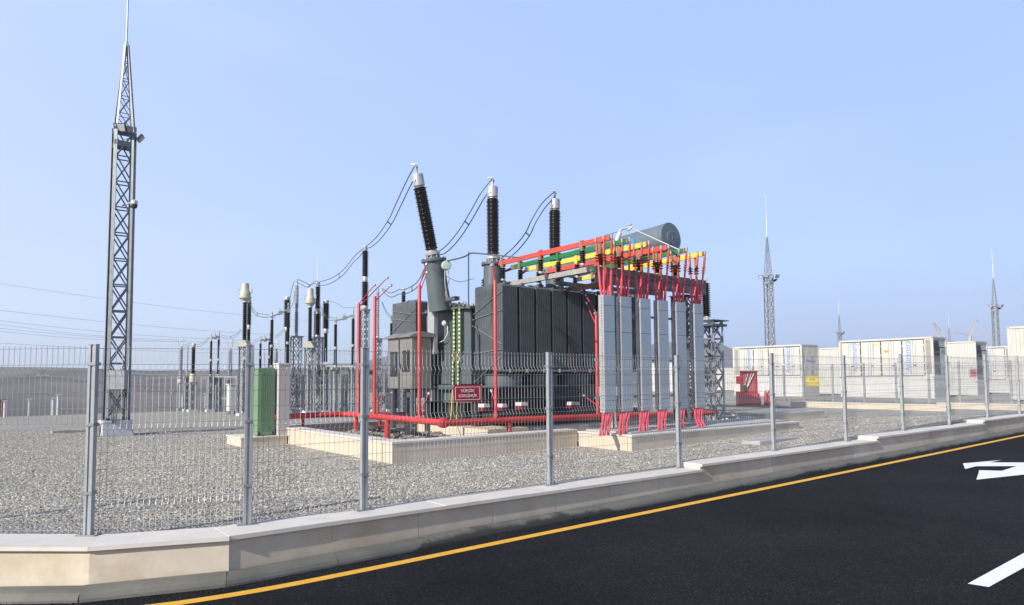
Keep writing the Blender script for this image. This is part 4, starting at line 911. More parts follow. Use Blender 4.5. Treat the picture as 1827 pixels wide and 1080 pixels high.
# cable trays
for i, X in enumerate(BX):
    TX = TXL[i] + .15; x0, x1, y0, y1, z0, z1 = TXL[i], TXL[i] + .305, 9.30, 9.44, .72, 3.0
    t = thing('cable_tray', (TX, 9.3, .72), 'tall grey galvanised cable tray cover, %s from the left' % ORD[i], 'cable tray', 'vertical cable trays in front of the transformer')
    b = MB(); seams = [z0, .95, 1.75, 2.28, 2.79, z1]
    for za, zb in zip(seams, seams[1:]): b.box(x0, x1, y0 + random.uniform(0, .002), y0 + .012, za + .004, zb - .004)
    b.build('cover', galv_light, t)
    b = MB(); b.box(x0 + .001, x1 - .001, y0 + .0125, y0 + .016, z0 + .005, z1 - .005); b.build('cover_joint', dark_gap, t)
    b = MB(); b.box(x0, x0 + .008, y0 + .013, y1, z0, z1); b.box(x1 - .008, x1, y0 + .013, y1, z0, z1); b.box(x0 + .009, x1 - .009, y1 - .006, y1 + .002, z0, z1); b.build('side_rail', alu, t)
    b = MB(); z = z0 + .04
    while z < z1 - .04: b.box(x0 - .0025, x0 - .0005, y0 + .05, y0 + .065, z, z + .025); z += .055
    b.build('perforation', dark_gap, t)
for (za, lab) in ((2.62, 'upper'), (1.72, 'middle'), (.98, 'lower')):
    b = MB(); b.box(9.5, 13.3, 9.46, 9.50, za, za + .045); o = b.build('tray_rail', galv, gt)
# earthing boxes hanging low behind the trays
b = MB(); b.cbox(11.02, 11.24, 9.9, 10.05, .85, 1.3, .01); tag(b.build('meter_box', white_box), 'small white box between the third and fourth cable trays', 'box')

# ============================================================ CONDUCTORS
def conductor(pix, d0, d1, label, group='twin conductors from the bushings', gap=(0, .12, -.03), spacer=(), r=.0135, e0=None, e1=None):
    pts = []; n = len(pix)
    for k, (x, y) in enumerate(pix): t = k / (n - 1); pts.append(at(x, y, 1 / ((1 - t) / d0 + t / d1)))
    if e0 is not None: pts[0] = Vector(e0)
    if e1 is not None: pts[-1] = Vector(e1)
    # smooth
    out = []
    for i in range(n - 1):
        p0, p1, p2, p3 = pts[max(0, i - 1)], pts[i], pts[i + 1], pts[min(n - 1, i + 2)]
        for j in range(6): t = j / 6; out.append(0.5 * ((2 * p1) + (-p0 + p2) * t + (2 * p0 - 5 * p1 + 4 * p2 - p3) * t * t + (-p0 + 3 * p1 - 3 * p2 + p3) * t ** 3))
    out.append(pts[-1]); g = Vector(gap)
    t = thing('conductor', tuple(out[0]), label, 'conductor', group); nn = len(out)
    for sgn in ((0, 1) if gap != (0, 0, 0) else (0,)):
        b = MB(); b.tube([p + g * sgn * min(1, 2.2 * math.sin(math.pi * (.06 + .88 * i / (nn - 1)))) for i, p in enumerate(out)], r, 6); b.build('cable', black_cable, t)
    for f in spacer:
        i = int(f * (nn - 1)); b = MB(); b.cyl(out[i] - g * .06, out[i] + g * 1.06, .015, 6); b.build('spacer', black_cable, t)
    return t
DB1 = depth(8, 13)
A650 = on_z(650, 742, 0.0); D650 = depth(A650.x, A650.y)
A565 = on_z(565, 737, 0.0); D565 = depth(A565.x, A565.y)
G = (.25, .0, -.16)
conductor([(742, 297), (726, 322), (706, 365), (694, 391), (676, 418), (662, 433), (650, 442)], DB1, D650, 'twin dark conductors hanging from the leftmost tilted bushing to the tall black arrester', gap=(.12, .0, -.07), spacer=(.55,), e0=T1)
conductor([(650, 442), (633, 457), (617, 477), (605, 488), (590, 497), (565, 505)], D650, D565, 'twin dark conductors sagging from the tall black arrester leftwards to the next', gap=(.0, .0, -.2), spacer=(.6,))
conductor([(565, 505), (556, 508), (549, 513), (538, 508), (527, 502)], D565, D565, 'short looped conductors between the black and the grey ribbed arresters', gap=(.1, 0, .12), spacer=(.5,))
conductor([(876, 322), (858, 345), (842, 373), (823, 405), (806, 428), (790, 444), (776, 452)], depth(9.68, 13), 17.5, 'upper twin conductors falling from the middle bushing behind the first turret', gap=(.12, 0, -.07), spacer=(.45,), e0=T2)
conductor([(776, 452), (765, 462), (757, 480), (747, 500), (735, 511), (720, 517), (712, 517), (697, 523), (682, 515)], 17.5, 26, 'lower twin conductors passing left of the first turret to the small black arrester', gap=(.0, .0, -.15), spacer=(.5,))
conductor([(985, 345), (968, 362), (950, 390), (938, 415), (920, 438), (905, 452), (894, 462)], depth(11.66, 13), 17.0, 'twin dark conductors falling left from the rightmost bushing', gap=(.12, 0, -.07), spacer=(.5,), e0=T3)
conductor([(797, 466), (815, 462), (829, 458), (841, 452), (860, 453), (890, 456), (933, 461)], DB1 - .1, 13.3, 'thick dark earthing cable crossing in front of the middle bushing', gap=(0, 0, 0), group='single leads', r=.016)
conductor([(836, 450), (836, 500), (836, 545)], 14.0, 14.0, 'slim upright dark rod holding the earthing cable above the tank', gap=(0, 0, 0), group='single leads', r=.014)
conductor([(772, 480), (798, 494), (820, 503), (846, 497)], 15, 15.4, 'thin pale lead sagging over the tank lid left of the radiators', gap=(0, 0, 0), group='single leads', r=.006)

# ============================================================ SWITCHYARD
def post_ins(t, px, sects, X, Y, mpx):
    "sections (ytop, ybot, width px, material, name)"
    for k, (yt, yb, w_, m, nm) in enumerate(sects):
        z1, z0 = hz(yt, X, Y), hz(yb, X, Y); r = w_ / 2 * mpx
        b = MB()
        if m in (porc, poly_grey): b.sheds((X, Y, z0), (X, Y, z1), r * .66, r, max(.075, r * .5), 14)
        else: b.lathe((X, Y, z0), (0, 0, 1), [(r * .9, 0), (r, (z1 - z0) * .2), (r, (z1 - z0) * .8), (r * .9, z1 - z0)], 14)
        b.build(nm, m, t)
def gear(name, label, cat, px, yb, ysup, wsup, sects, group=None, leg=.05, zg=0.0, m=galv, solid=False):
    p = on_z(px, yb, zg); X, Y = p.x, p.y; mpx = depth(X, Y) / FPX; t = thing(name, (X, Y, zg), label, cat, group)
    zs = hz(ysup, X, Y); wd = wsup * mpx / 1.4
    if solid: b = MB(); b.cyl((X, Y, zg), (X, Y, zs), wd / 2, 12); b.box(X - wd, X + wd, Y - wd, Y + wd, zg, zg + .12); b.build('support_pole', m, t)
    else:
        lattice(t, X, Y, wd, wd, zg, zs - .03, max(3, int((zs - zg) / (wd * 1.5))), max(.05, wd * .14), .035, m, True, False)
        b = MB(); b.box(X - wd * .68, X + wd * .68, Y - wd * .68, Y + wd * .68, zs - .06, zs); b.build('top_plate', m, t)
    b = MB(); b.box(X - wd * .8, X + wd * .8, Y - wd * .8, Y + wd * .8, zg - .1, zg + .1); b.build('footing', blk_m, t)
    post_ins(t, px, sects, X, Y, mpx); return t, X, Y, mpx
gear('surge_arrester', 'tallest black two stage surge arrester on a lattice column behind the red risers', 'surge arrester', 650, 742, 552, 15, [(440, 448, 8, alu, 'terminal'), (448, 494, 12.5, porc, 'insulator'), (494, 503, 9, alu, 'joint'), (503, 546, 13.5, porc, 'insulator'), (546, 552, 11, alu, 'base_fitting')], 'surge arresters')
gear('surge_arrester', 'black two stage surge arrester on a lattice column left of the twin red risers', 'surge arrester', 565, 737, 602, 20, [(504, 512, 8, alu, 'terminal'), (512, 551, 10, porc, 'insulator'), (551, 560, 7, alu, 'joint'), (560, 598, 10.5, porc, 'insulator'), (598, 602, 9, alu, 'base_fitting')], 'surge arresters')
gear('surge_arrester', 'small black surge arrester showing above the rear radiators', 'surge arrester', 719.5, 740, 590, 12, [(515, 521, 5, alu, 'terminal'), (521, 585, 8.5, porc, 'insulator')], 'surge arresters')
gear('surge_arrester', 'slender grey ribbed surge arrester left of the cream headed current transformer', 'surge arrester', 527, 735, 600, 20, [(501, 510, 3, alu, 'terminal'), (510, 550, 7.5, poly_grey, 'insulator'), (550, 556, 5, alu, 'joint'), (556, 594, 7.5, poly_grey, 'insulator'), (594, 600, 6, alu, 'base_fitting')], 'surge arresters')
gear('surge_arrester', 'slender grey ribbed surge arrester between the red riser and the steel cabinet', 'surge arrester', 673, 735, 604, 15, [(513, 521, 3, alu, 'terminal'), (521, 600, 6.5, poly_grey, 'insulator'), (600, 604, 6, alu, 'base_fitting')], 'surge arresters')
def ct(px, yb, ysup, wsup, ytop, yneck, ybulb, ybot, yins, wtop, wb, wins, label):
    t, X, Y, mp_ = gear('current_transformer', label, 'current transformer', px, yb, ysup, wsup, [(yins, ysup - 12, wins, porc, 'insulator')], 'current transformers')
    z = lambda y: hz(y, X, Y); zt, zn, zb_, zo = z(ytop), z(yneck), z(ybulb), z(yins); a = wtop / 2 * mp_; c = wb / 2 * mp_
    b = MB(); b.lathe((X, Y, 0), (0, 0, 1), [(wins * .5 * mp_, zo), (wins * .5 * mp_, zo + .06), (c * .72, (zo * .4 + z(ybot) * .6)), (c * .95, z(ybot)), (c * 1.12, z(ybot) + .01), (c * 1.12, z(ybot) + .07), (c * .98, z(ybot) + .08), (c * .98, zb_), (a * 1.15, zn), (a * 1.02, zn + .03), (a * .98, zt - .05), (a * .9, zt), (0, zt + .03)], 20, False); b.build('head', tan_m, t)
    b = MB()
    for sx in (-1, 1): b.cyl((X, Y, (zb_ + zn) / 2 - .02), Vector((X, Y, (zb_ + zn) / 2 - .02)) + RT0 * sx * c * 1.25, .04, 8); b.bar(Vector((X, Y, (zb_ + zn) / 2 - .05)) + RT0 * sx * c * 1.25, Vector((X, Y, (zb_ + zn) / 2 + .12)) + RT0 * sx * c * 1.25, .06, .02)
    b.build('terminal', alu, t)
    w_ = wsup * .62 * mp_; zs = z(ysup); b = MB(); b.prism([Vector((X, Y, zs)) + RT0 * s * w_ + Vector((FW.x, FW.y, 0)) * -w_ for s in (-1, 1)] + [Vector((X, Y, z(ysup - 11))) + RT0 * s * w_ * .42 + Vector((FW.x, FW.y, 0)) * -w_ for s in (1, -1)], Vector((FW.x, FW.y, 0)) * 2 * w_); b.build('terminal_box', tan_m, t)
ct(434, 742, 619, 18, 506, 519, 523, 533, 540, 13, 19, 9, 'cream headed current transformer on black porcelain at the left beside the green cabinet')
ct(551.5, 738, 621, 17, 515, 529, 534, 542, 549, 11, 16, 8, 'cream headed current transformer on black porcelain in the middle of the switchyard')
def breaker(px, yb, ysup, yt, ym, label, w1=13, w2=8):
    t, X, Y, mp_ = gear('circuit_breaker_pole', label, 'circuit breaker', px, yb, ysup, 14, [(yt, yt + 6, w1 * .8, alu, 'cap'), (yt + 6, ym, w1, porc, 'interrupter'), (ym, ym + 8, w1 * .7, alu, 'joint'), (ym + 8, ysup - 6, w2, porc, 'insulator')], 'circuit breaker poles')
breaker(510, 736, 660, 530, 584, 'thick black circuit breaker pole left of the slender grey arrester')
breaker(580, 737, 652, 536, 587, 'thick black circuit breaker pole just right of the black arrester')
breaker(441.5, 738, 640, 534, 580, 'black circuit breaker pole half hidden behind the left current transformer', 9, 7)
def disconnector(p1, p2, yb, ysup, mid, a1, a2, label, w_=7, beam=True):
    (x1, t1), (x2, t2) = p1, p2
    A = on_z(x1, yb, 0); B = on_z(x2, yb - 1, 0); t = thing('disconnector', tuple(A), label, 'disconnector', 'disconnector switches')
    tops = []
    for (P, px, tt) in ((A, x1, t1), (B, x2, t2)):
        X, Y = P.x, P.y; mp_ = depth(X, Y) / FPX; zs = hz(ysup, X, Y); zt = hz(tt, X, Y); zm = zs + (zt - zs) * .42; r = w_ / 2 * mp_
        b = MB(); b.sheds((X, Y, zs), (X, Y, zm - .06), r * .66, r * 1.05, .07, 12); b.build('insulator', porc, t); b = MB(); b.sheds((X, Y, zm + .06), (X, Y, zt), r * .62, r, .07, 12); b.build('insulator', porc, t)
        b = MB(); b.lathe((X, Y, zm - .06), (0, 0, 1), [(r * .7, 0), (r, .02), (r, .10), (r * .7, .12)], 12); b.build('fitting', alu, t); b = MB(); b.cyl((X, Y, zt), (X, Y, zt + .12), r * .6, 10); b.build('fitting', alu, t); b = MB(); b.cyl((X, Y, zs - .08), (X, Y, zs), r * .9, 10); b.build('fitting', alu, t)
        wd = 12 * mp_ / 1.4; lattice(t, X, Y, wd, wd, 0, zs - .08, max(3, int(zs / (wd * 1.6))), .05, .03, galv, True, False)
        b = MB(); b.box(X - wd * .8, X + wd * .8, Y - wd * .8, Y + wd * .8, -.1, .1); b.build('footing', blk_m, t); tops.append(Vector((X, Y, zt + .14)))
    d = (tops[1] - tops[0]); b = MB(); b.cyl(tops[0], tops[1], .035, 8); b.bar(tops[0] + d * .4, tops[0] + d * .6, .12, .16); b.cyl(tops[0] + d * .45 + Vector((0, 0, -.08)), tops[0] + d * .45 + Vector((0, 0, .2)), .03, 6); b.bar(tops[0] - d * .08, tops[0] + d * .18, .09, .07); b.bar(tops[1] - d * .25, tops[1] + d * .05, .08, .08)
    b.cyl(tops[0], tops[0] + Vector((0, 0, .2)), .03, 6); b.cyl(tops[1], tops[1] + Vector((0, 0, .28)), .03, 6); b.build('switch_arm', alu, t)
    if beam:
        z0 = hz(ysup + 3, A.x, A.y); b = MB(); b.box(min(A.x, B.x) - .2, max(A.x, B.x) + .2, min(A.y, B.y) - .1, max(A.y, B.y) + .1, z0 - .12, z0 - .02) if abs(A.y - B.y) < .6 else b.bar(Vector((A.x, A.y, z0 - .07)) - (B - A) * .1, Vector((B.x, B.y, z0 - .07)) + (B - A) * .1, .14, .1); b.build('base_beam', galv, t)
    return tops
disconnector((483, 571), (512, 558), 738, 652, 0, 0, 0, 'tall disconnector switch with black posts right of the green cabinet')
disconnector((597.5, 579), (629, 569), 740, 652, 0, 0, 0, 'tall disconnector switch with two black posts just left of the twin red risers')
disconnector((463, 613), (479, 611), 735, 657, 0, 0, 0, 'smaller black disconnector switch above the green cabinet', 5)
disconnector((374.5, 609), (388, 606), 735, 668, 0, 0, 0, 'far black disconnector switch pair at the left between white cabinets', 5)
disconnector((698, 577), (718, 590), 735, 625, 0, 0, 0, 'small black disconnector post left of the steel cabinet', 7, False)
gear('voltage_transformer', 'black post with cream base left of the white cabinets', 'voltage transformer', 343, 735, 682, 13, [(613, 620, 7, alu, 'cap'), (620, 667, 7.5, porc, 'insulator'), (667, 682, 11, tan_m, 'base_tank')], 'instrument transformers')
def grey_bush(px, yb, yt, y2, y3, label):
    t, X, Y, mp_ = gear('cable_sealing_end', label, 'sealing end', px, yb, y3, 5, [(yt, y2, 8, poly_grey, 'insulator'), (y2, y3, 10, tan_m, 'base_fitting')], 'grey sealing ends', solid=True, m=galv_light)
    zt = hz(yt, X, Y); b = MB(); b.cyl((X, Y, zt), (X, Y, zt + .12), .06, 8)
    for s in (-1, 1): b.tube([Vector((X, Y, zt + .1)) + RT0 * (s * q) + Vector((0, 0, h)) for q, h in ((.03, 0), (.10, .1), (.13, .3), (.09, .42), (.04, .2))], .015, 5)
    b.build('loop_terminal', alu, t)
grey_bush(320.5, 733, 623, 677, 684, 'leftmost thick grey sealing end on a slim zinc pole')
grey_bush(409, 733, 625, 677, 684, 'thick grey sealing end left of the first current transformer')
grey_bush(491, 733, 627, 668, 675, 'thick grey sealing end just behind the pale pillar')
gear('post_insulator', 'thin pale post insulator between grey sealing end and black post at far left', 'insulator', 332.5, 734, 672, 10, [(617, 645, 3, poly_grey, 'insulator'), (645, 672, 3, poly_grey, 'insulator')])
gear('post_insulator', 'thin black post insulator left of the middle current transformer base', 'insulator', 545, 736, 668, 8, [(628, 660, 4, porc, 'insulator')])
# cabinets in the yard
def cabinet(px0, px1, yt, yb, label, m=white_box, dpt=.35, group='cabinets in the switchyard', legs=True):
    A = on_z(px0, yb, 0); D = depth(A.x, A.y); wd = (px1 - px0) * D / FPX / 1.15; zt = hz(yt, A.x, A.y)
    t = thing('equipment_cabinet', tuple(A), label, 'cabinet', group); b = MB(); b.cbox(A.x, A.x + wd, A.y, A.y + dpt, .14, zt - .05, .01); b.build('body', m, t)
    b = MB(); b.box(A.x - .03, A.x + wd + .03, A.y - .03, A.y + dpt + .03, zt - .05, zt); b.build('roof', m, t)
    b = MB(); b.box(A.x + .04, A.x + wd - .04, A.y - .008, A.y - .002, .22, zt - .12); b.build('door', m, t)
    b = MB(); b.box(A.x + .02, A.x + .08, A.y + .01, A.y + .1, 0, .14); b.box(A.x + wd - .08, A.x + wd - .02, A.y + .01, A.y + .1, 0, .14); b.build('foot', black_m, t)
cabinet(324, 335, 704, 733, 'small white cabinet at the foot of the black post at far left')
cabinet(368, 379, 702, 734, 'pale grey cabinet at the foot of the far disconnector', poly_grey)
cabinet(408, 424, 685, 740, 'tall white cabinet left of the first current transformer')
cabinet(597, 606, 695, 728, 'small white cabinet behind the red risers below the disconnector')
cabinet(612, 620, 697, 730, 'narrow dark grey cabinet right of the small white one', galv_dark)
cabinet(578, 592, 677, 728, 'blue grey cabinet between the lattice columns', mat('bluegrey_cabinet', (.22, .28, .34), .5), group=None)
# long steel beam racks across the yard
for k, (y0, x0, x1, lab) in enumerate(((653, 541, 640, 'upper horizontal steel beam linking the lattice columns in the switchyard'), (664, 541, 695, 'lower horizontal steel beam linking the lattice columns in the switchyard'), (672, 385, 425, 'short horizontal steel beam at the far left disconnector'))):
    A = at(x0, y0, 29.5); B = at(x1, y0 + 1, 28.5); b = MB(); channel_ = b.bar(A, B, .09, .16 if k == 1 else .07); tag(b.build('yard_beam', galv_dark if k == 1 else galv), lab, 'beam', 'horizontal beams')
for k, (px, lab) in enumerate(((548, 'lattice post carrying the beams behind the middle current transformer'), (611, 'lattice post carrying the beams between two disconnector posts'), (688, 'lattice post carrying the beams left of the steel cabinet'), (706, 'lattice post below the steel cabinet, seen behind its legs'), (716, 'rear lattice post seen right beneath the steel cabinet'), (536, 'lattice post right of the pale pillar behind the red pipe'), (644, 'lattice post close behind the leftmost red riser'))):
    p = on_z(px, 733 - k % 2, 0); t = thing('lattice_post', tuple(p), lab, 'column', 'lattice posts under the yard beams'); lattice(t, p.x, p.y, .3, .3, 0, hz(668, p.x, p.y), 8, .05, .03, galv, True, False)
    b = MB(); b.box(p.x - .3, p.x + .3, p.y - .3, p.y + .3, -.1, .12); b.build('footing', blk_m, t)
# small conductors in the yard
yd = lambda px, yb: depth(*on_z(px, yb, 0).xy)
D3 = yd(483, 738)
conductor([(441, 525), (446, 540), (455, 556), (468, 561), (481, 562)], D3, D3, 'pale twin leads from the left current transformer to the disconnector', 'leads in the switchyard', (0, 0, -.12), (.6,), .01)
conductor([(512, 550), (516, 540), (521, 515), (525, 502)], D3, D3, 'lead rising steeply to the slender grey arrester top', 'leads in the switchyard', (.0, 0, 0), (), .012)
conductor([(512, 551), (519, 549), (524, 538), (526, 520)], D3, D3, 'curved lead right of the steep one at the grey arrester', 'leads in the switchyard', (.0, 0, 0), (), .01)
conductor([(558, 533), (569, 540), (577, 556), (586, 566), (596, 567)], D3, D3, 'pale twin leads from the middle current transformer to the right disconnector', 'leads in the switchyard', (0, 0, -.12), (.6,), .01)
conductor([(586, 537), (600, 541), (615, 549), (640, 548)], D3, D3, 'thin pale lead leaving the circuit breaker to the right', 'leads in the switchyard', (0, 0, 0), (), .008)
conductor([(448, 612), (455, 607), (461, 605)], D3, D3, 'short twin leads at the smaller disconnector', 'leads in the switchyard', (0, 0, -.1), (), .008)
conductor([(325, 620), (332, 615), (341, 613), (355, 615), (365, 609), (374, 601)], 33, 33, 'drooping leads joining the far left posts', 'leads in the switchyard', (0, 0, -.1), (), .008)
conductor([(388, 596), (405, 600), (418, 598), (430, 588)], 33, 31, 'twin leads from the far left disconnector to the current transformer', 'leads in the switchyard', (0, 0, -.1), (.5,), .008)
conductor([(492, 601), (503, 590), (508, 587)], D3, D3, 'short twin leads at the circuit breaker joint', 'leads in the switchyard', (0, 0, -.1), (), .008)
conductor([(681, 540), (690, 560), (700, 570), (712, 569)], 24, 24, 'dark lead drooping to the small disconnector post', 'leads in the switchyard', (.0, 0, .08), (), .008)
# overhead lines at the left
for k, (x0, y0, x1, y1) in enumerate(((-60, 497, 560, 573), (-60, 547, 560, 601), (-60, 565, 430, 607), (-60, 571, 330, 607), (-60, 580, 430, 612), (-60, 585, 330, 609), (-60, 609, 640, 632))):
    A = at(x0, y0, 75); B = at(x1, y1, 110); P = [A + (B - A) * (i / 12) + Vector((0, 0, -.5 * math.sin(math.pi * i / 12))) for i in range(13)]
    b = MB(); b.tube(P, .014, 4); tag(b.build('overhead_wire', galv), 'thin overhead power wire, %s from the top, crossing the sky at the left' % ['first', 'second', 'third', 'fourth', 'fifth', 'sixth', 'seventh'][k], 'power line', 'overhead wires')
# distant pylon, posts
t = thing('pylon', tuple(at(75, 722, 150)), 'faint distant lattice pylon on the plain at far left', 'pylon')
pz = at(75, 722, 150); b = MB(); lattice_mesh(b, pz.x, pz.y, 2.6, .8, pz.z, pz.z + 7.5, 6, .10); b.build('bracing', galv, t)
b = MB()
for h, wd in ((4.6, 3.4), (6.4, 2.4)): b.bar(Vector((pz.x, pz.y, pz.z + h)) - RT0 * wd * .6, Vector((pz.x, pz.y, pz.z + h)) + RT0 * wd * .6, .18)
b.build('cross_arm', galv, t)
for px, yt, yb, lab in ((8, 717, 745, 'white marker post at the left edge beside a brown stub'), (52, 714, 743, 'white marker post second from the left'), (94, 712, 741, 'white marker post nearest the tower'), (103, 706, 740, 'thin grey marker post beyond the tower')):
    p = on_z(px, yb, 0); z = hz(yt, p.x, p.y); b = MB(); b.cyl((p.x, p.y, -.1), (p.x, p.y, z), .05, 8); b.box(p.x - .08, p.x + .08, p.y - .08, p.y + .08, z, z + .06); tag(b.build('marker_post', white_box), lab, 'post', 'marker posts at the yard edge')
p = on_z(3, 742, 0); b = MB(); b.box(p.x - .15, p.x + .1, p.y, p.y + .3, -.1, hz(715, p.x, p.y)); b.box(p.x - .2, p.x + .15, p.y - .05, p.y + .35, hz(715, p.x, p.y), hz(713, p.x, p.y)); tag(b.build('brown_stub', rust), 'rusty brown post stub at the left edge of the gravel', 'post')
for px, yt, lab in ((259, 699, 'Y shaped thin fence post beyond the tower'), (305, 702, 'second thin fence post far beyond the tower')):
    p = on_z(px, 734, 0); z = hz(yt, p.x, p.y); b = MB(); b.cyl((p.x, p.y, -.1), (p.x, p.y, z), .03, 6)
    for s in (-1, 1): b.cyl((p.x, p.y, z - .02), Vector((p.x, p.y, z + .22)) + RT0 * .16 * s, .02, 5)
    tag(b.build('far_fence_post', galv), lab, 'post', 'far thin posts')

# ============================================================ LIGHTNING TOWERS
def tower(X, Y, zg, k, label, full=True, m=galv_dark, heads='two', rot=0):
    "k scales the 11 m tower"
    t = thing('lightning_tower', (X, Y, zg), label, 'tower', 'lightning mast towers')
    zf = 8.5 * k; zs = (11.2 if full else 11.5) * k; fat = 1 if full else 1.7; w0, w1, w2 = .48 * k, .435 * k, .05 * k
    for sx, sy in ((-1, -1), (1, -1), (1, 1), (-1, 1)):
        b = MB(); lw = .115 * k if full else .08 * k
        b.angle((X + sx * w0 / 2, Y + sy * w0 / 2, zg), (X + sx * w1 / 2, Y + sy * w1 / 2, zg + zf), lw, lw * .14, roll=(-sx, -sy, 0)); b.angle((X + sx * w1 / 2, Y + sy * w1 / 2, zg + zf), (X + sx * w2 / 2, Y + sy * w2 / 2, zg + zs), lw * (.6 if full else .42), lw * .1, roll=(-sx, -sy, 0)); b.build('leg', m, t)
    b = MB(); lattice_mesh(b, X, Y, w0 * .97, w1 * .97, zg + .1, zg + zf, 11, .04 * k); lattice_mesh(b, X, Y, w1 * .95, w2 * 1.2, zg + zf, zg + zs, 5, .022 * k); b.build('bracing', m, t)
    b = MB(); b.lathe((X, Y, zg + zs - .3 * k), (0, 0, 1), [(.035 * k, 0), (.035 * k, .3 * k), (.05 * k, .31 * k), (.05 * k, .38 * k), (.026 * k * fat, .4 * k), (.022 * k * fat, 2.0 * k), (.016 * k * fat, 2.02 * k), (.012 * k * fat, 3.4 * k), (0, 3.45 * k)], 10); b.build('lightning_rod', galv_light, t)
    for zz in (zf - .45 * k, zf + .02 * k):
        b = MB(); q = w1 / 2 + .07 * k
        for s in (-1, 1): b.box(X - q, X + q, Y + s * (w1 / 2 + .02) - .006, Y + s * (w1 / 2 + .02) + .006, zg + zz, zg + zz + .14 * k); b.box(X + s * (w1 / 2 + .035) - .006, X + s * (w1 / 2 + .035) + .006, Y - q, Y + q, zg + zz, zg + zz + .14 * k)
        b.build('gusset_ring', m, t)
    def flood(c, face, wd=.34 * k, ht=.25 * k):
        face = Vector(face).normalized(); ax, u, v = basis(face); b = MB(); b.bar(c - face * .04 * k, c + face * .02 * k, wd, ht, roll=v); fo = b.build('floodlight', black_m, t)
        b = MB(); b.bar(c + face * .0201 * k, c + face * .024 * k, wd * .84, ht * .82, roll=v); b.build('lens', lamp_glass, fo)
        b = MB(); b.bar(c - face * .04 * k, Vector((X, Y, c.z - .02)), .03 * k); b.build('arm', m, fo)
    F2 = Vector((FW.x, FW.y, 0)).normalized()
    zc = zg + zf + .05 * k
    flood(Vector((X, Y, zc)) - F2 * (w1 * .75) + RT0 * .06 * k, (-F2.x, -F2.y, -.35)); flood(Vector((X, Y, zc - .22 * k)) + RT0 * .50 * k, (RT0.x * .9 + F2.x * .3, RT0.y * .9 + F2.y * .3, -.75), .30 * k, .22 * k)
    if heads == 'four': flood(Vector((X, Y, zc)) - RT0 * .62 * k - F2 * .2, (-RT0.x - F2.x, -RT0.y - F2.y, -.5)); flood(Vector((X, Y, zc)) + RT0 * .5 * k - F2 * .4, (RT0.x * .6 - F2.x, RT0.y * .6 - F2.y, -.4))
    return t
_t = on_z(207, 754, .40) * (19.9 / 19.9); TX_, TY_ = on_y(207, 755, 20.35).x, 20.35
ktw = (hz(75, TX_, TY_) - .40) / 11.3
tw = tower(TX_, TY_, .40, ktw, 'tall grey lattice lightning mast tower with floodlights standing on the white block at the left', m=mat('mast_steel', (0.16, 0.175, 0.19), 0.5, 0.3, 0.2, 6))
b = MB(); c0 = at(240, 360, depth(TX_, TY_) - .1); b.cyl((TX_, TY_, c0.z), c0, .025, 8); b.lathe(c0 + Vector((0, 0, .02)), (0, 0, -1), [(.02, -.03), (.07, 0), (.075, .06), (.07, .09)], 14); cc = b.build('camera_arm', white_box, tw)
b = MB(); b.lathe(c0 + Vector((0, 0, -.07)), (0, 0, -1), [(.07, 0), (.072, .05), (.05, .10), (0, .12)], 14); b.build('camera_dome', black_m, cc)
b = MB(); F2 = Vector((FW.x, FW.y, 0)).normalized(); p = at(206, 678, depth(TX_, TY_) - .36); b.bar(p - RT0 * .22, p + RT0 * .22, .12, .5, roll=(0, 0, 1)) if False else b.prism([p + RT0 * a + Vector((0, 0, z)) for a, z in ((-.2, -.24), (.22, -.24), (.22, .24), (-.2, .24))], F2 * .15); b.build('junction_box', galv, tw)
b = MB()
for k in range(4): b.tube([p + RT0 * (-.12 + k * .08) + Vector((0, 0, -.24)), p + RT0 * (-.12 + k * .07) + Vector((0, 0, -.45)), p + RT0 * (-.05 + k * .03) + Vector((0, 0, -1.1))], .012, 5)
b.build('junction_cable', black_cable, tw)
b = MB(); b.box(TX_ - .29, TX_ + .29, TY_ - .29, TY_ + .29, .395, .41)
for sx in (-1, 1):
    for sy in (-1, 1):
        for k in range(2): b.cyl((TX_ + sx * (.19 + .07 * k), TY_ + sy * .27, .41), (TX_ + sx * (.19 + .07 * k), TY_ + sy * .27, .47), .015, 6)
b.build('base_plate', galv_dark, tw)
b = MB(); b.cbox(TX_ - .35, TX_ + .35, TY_ - .35, TY_ + .35, -.1, .395, .01); tag(b.build('tower_footing', blk_m), 'square whitewashed concrete block under the tall left tower', 'footing')
b = MB(); b.box(TX_ - .5, TX_ - .37, TY_ - .05, TY_ + .3, -.05, .33); tag(b.build('junction_stub', tan_m), 'small brown and cream box beside the tower block', 'box')
def far_tower(px, yf, label, zg=.2, m=galv):
    D = 6.9 * 1228 / (673 - .004 * (px - 1300) - yf); p = at(px, 672, D); return tower(p.x, p.y, zg, ktw, label, False, m, 'four')
far_tower(1376, 480, 'lightning tower with floodlights rising behind the nearest white container', m=galv)
far_tower(1781, 538, 'lightning tower with floodlights at the right behind the last containers', m=galv)
far_tower(1501, 588, 'small distant lightning tower left of the second container', m=galv)
far_tower(1697, 606, 'smallest distant lightning tower between the two cranes', m=galv)
D = 63; p = at(565, 679, D); tower(p.x, p.y, 0, ktw, 'distant lightning tower behind the black arrester in the switchyard', False, galv_dark, 'two')

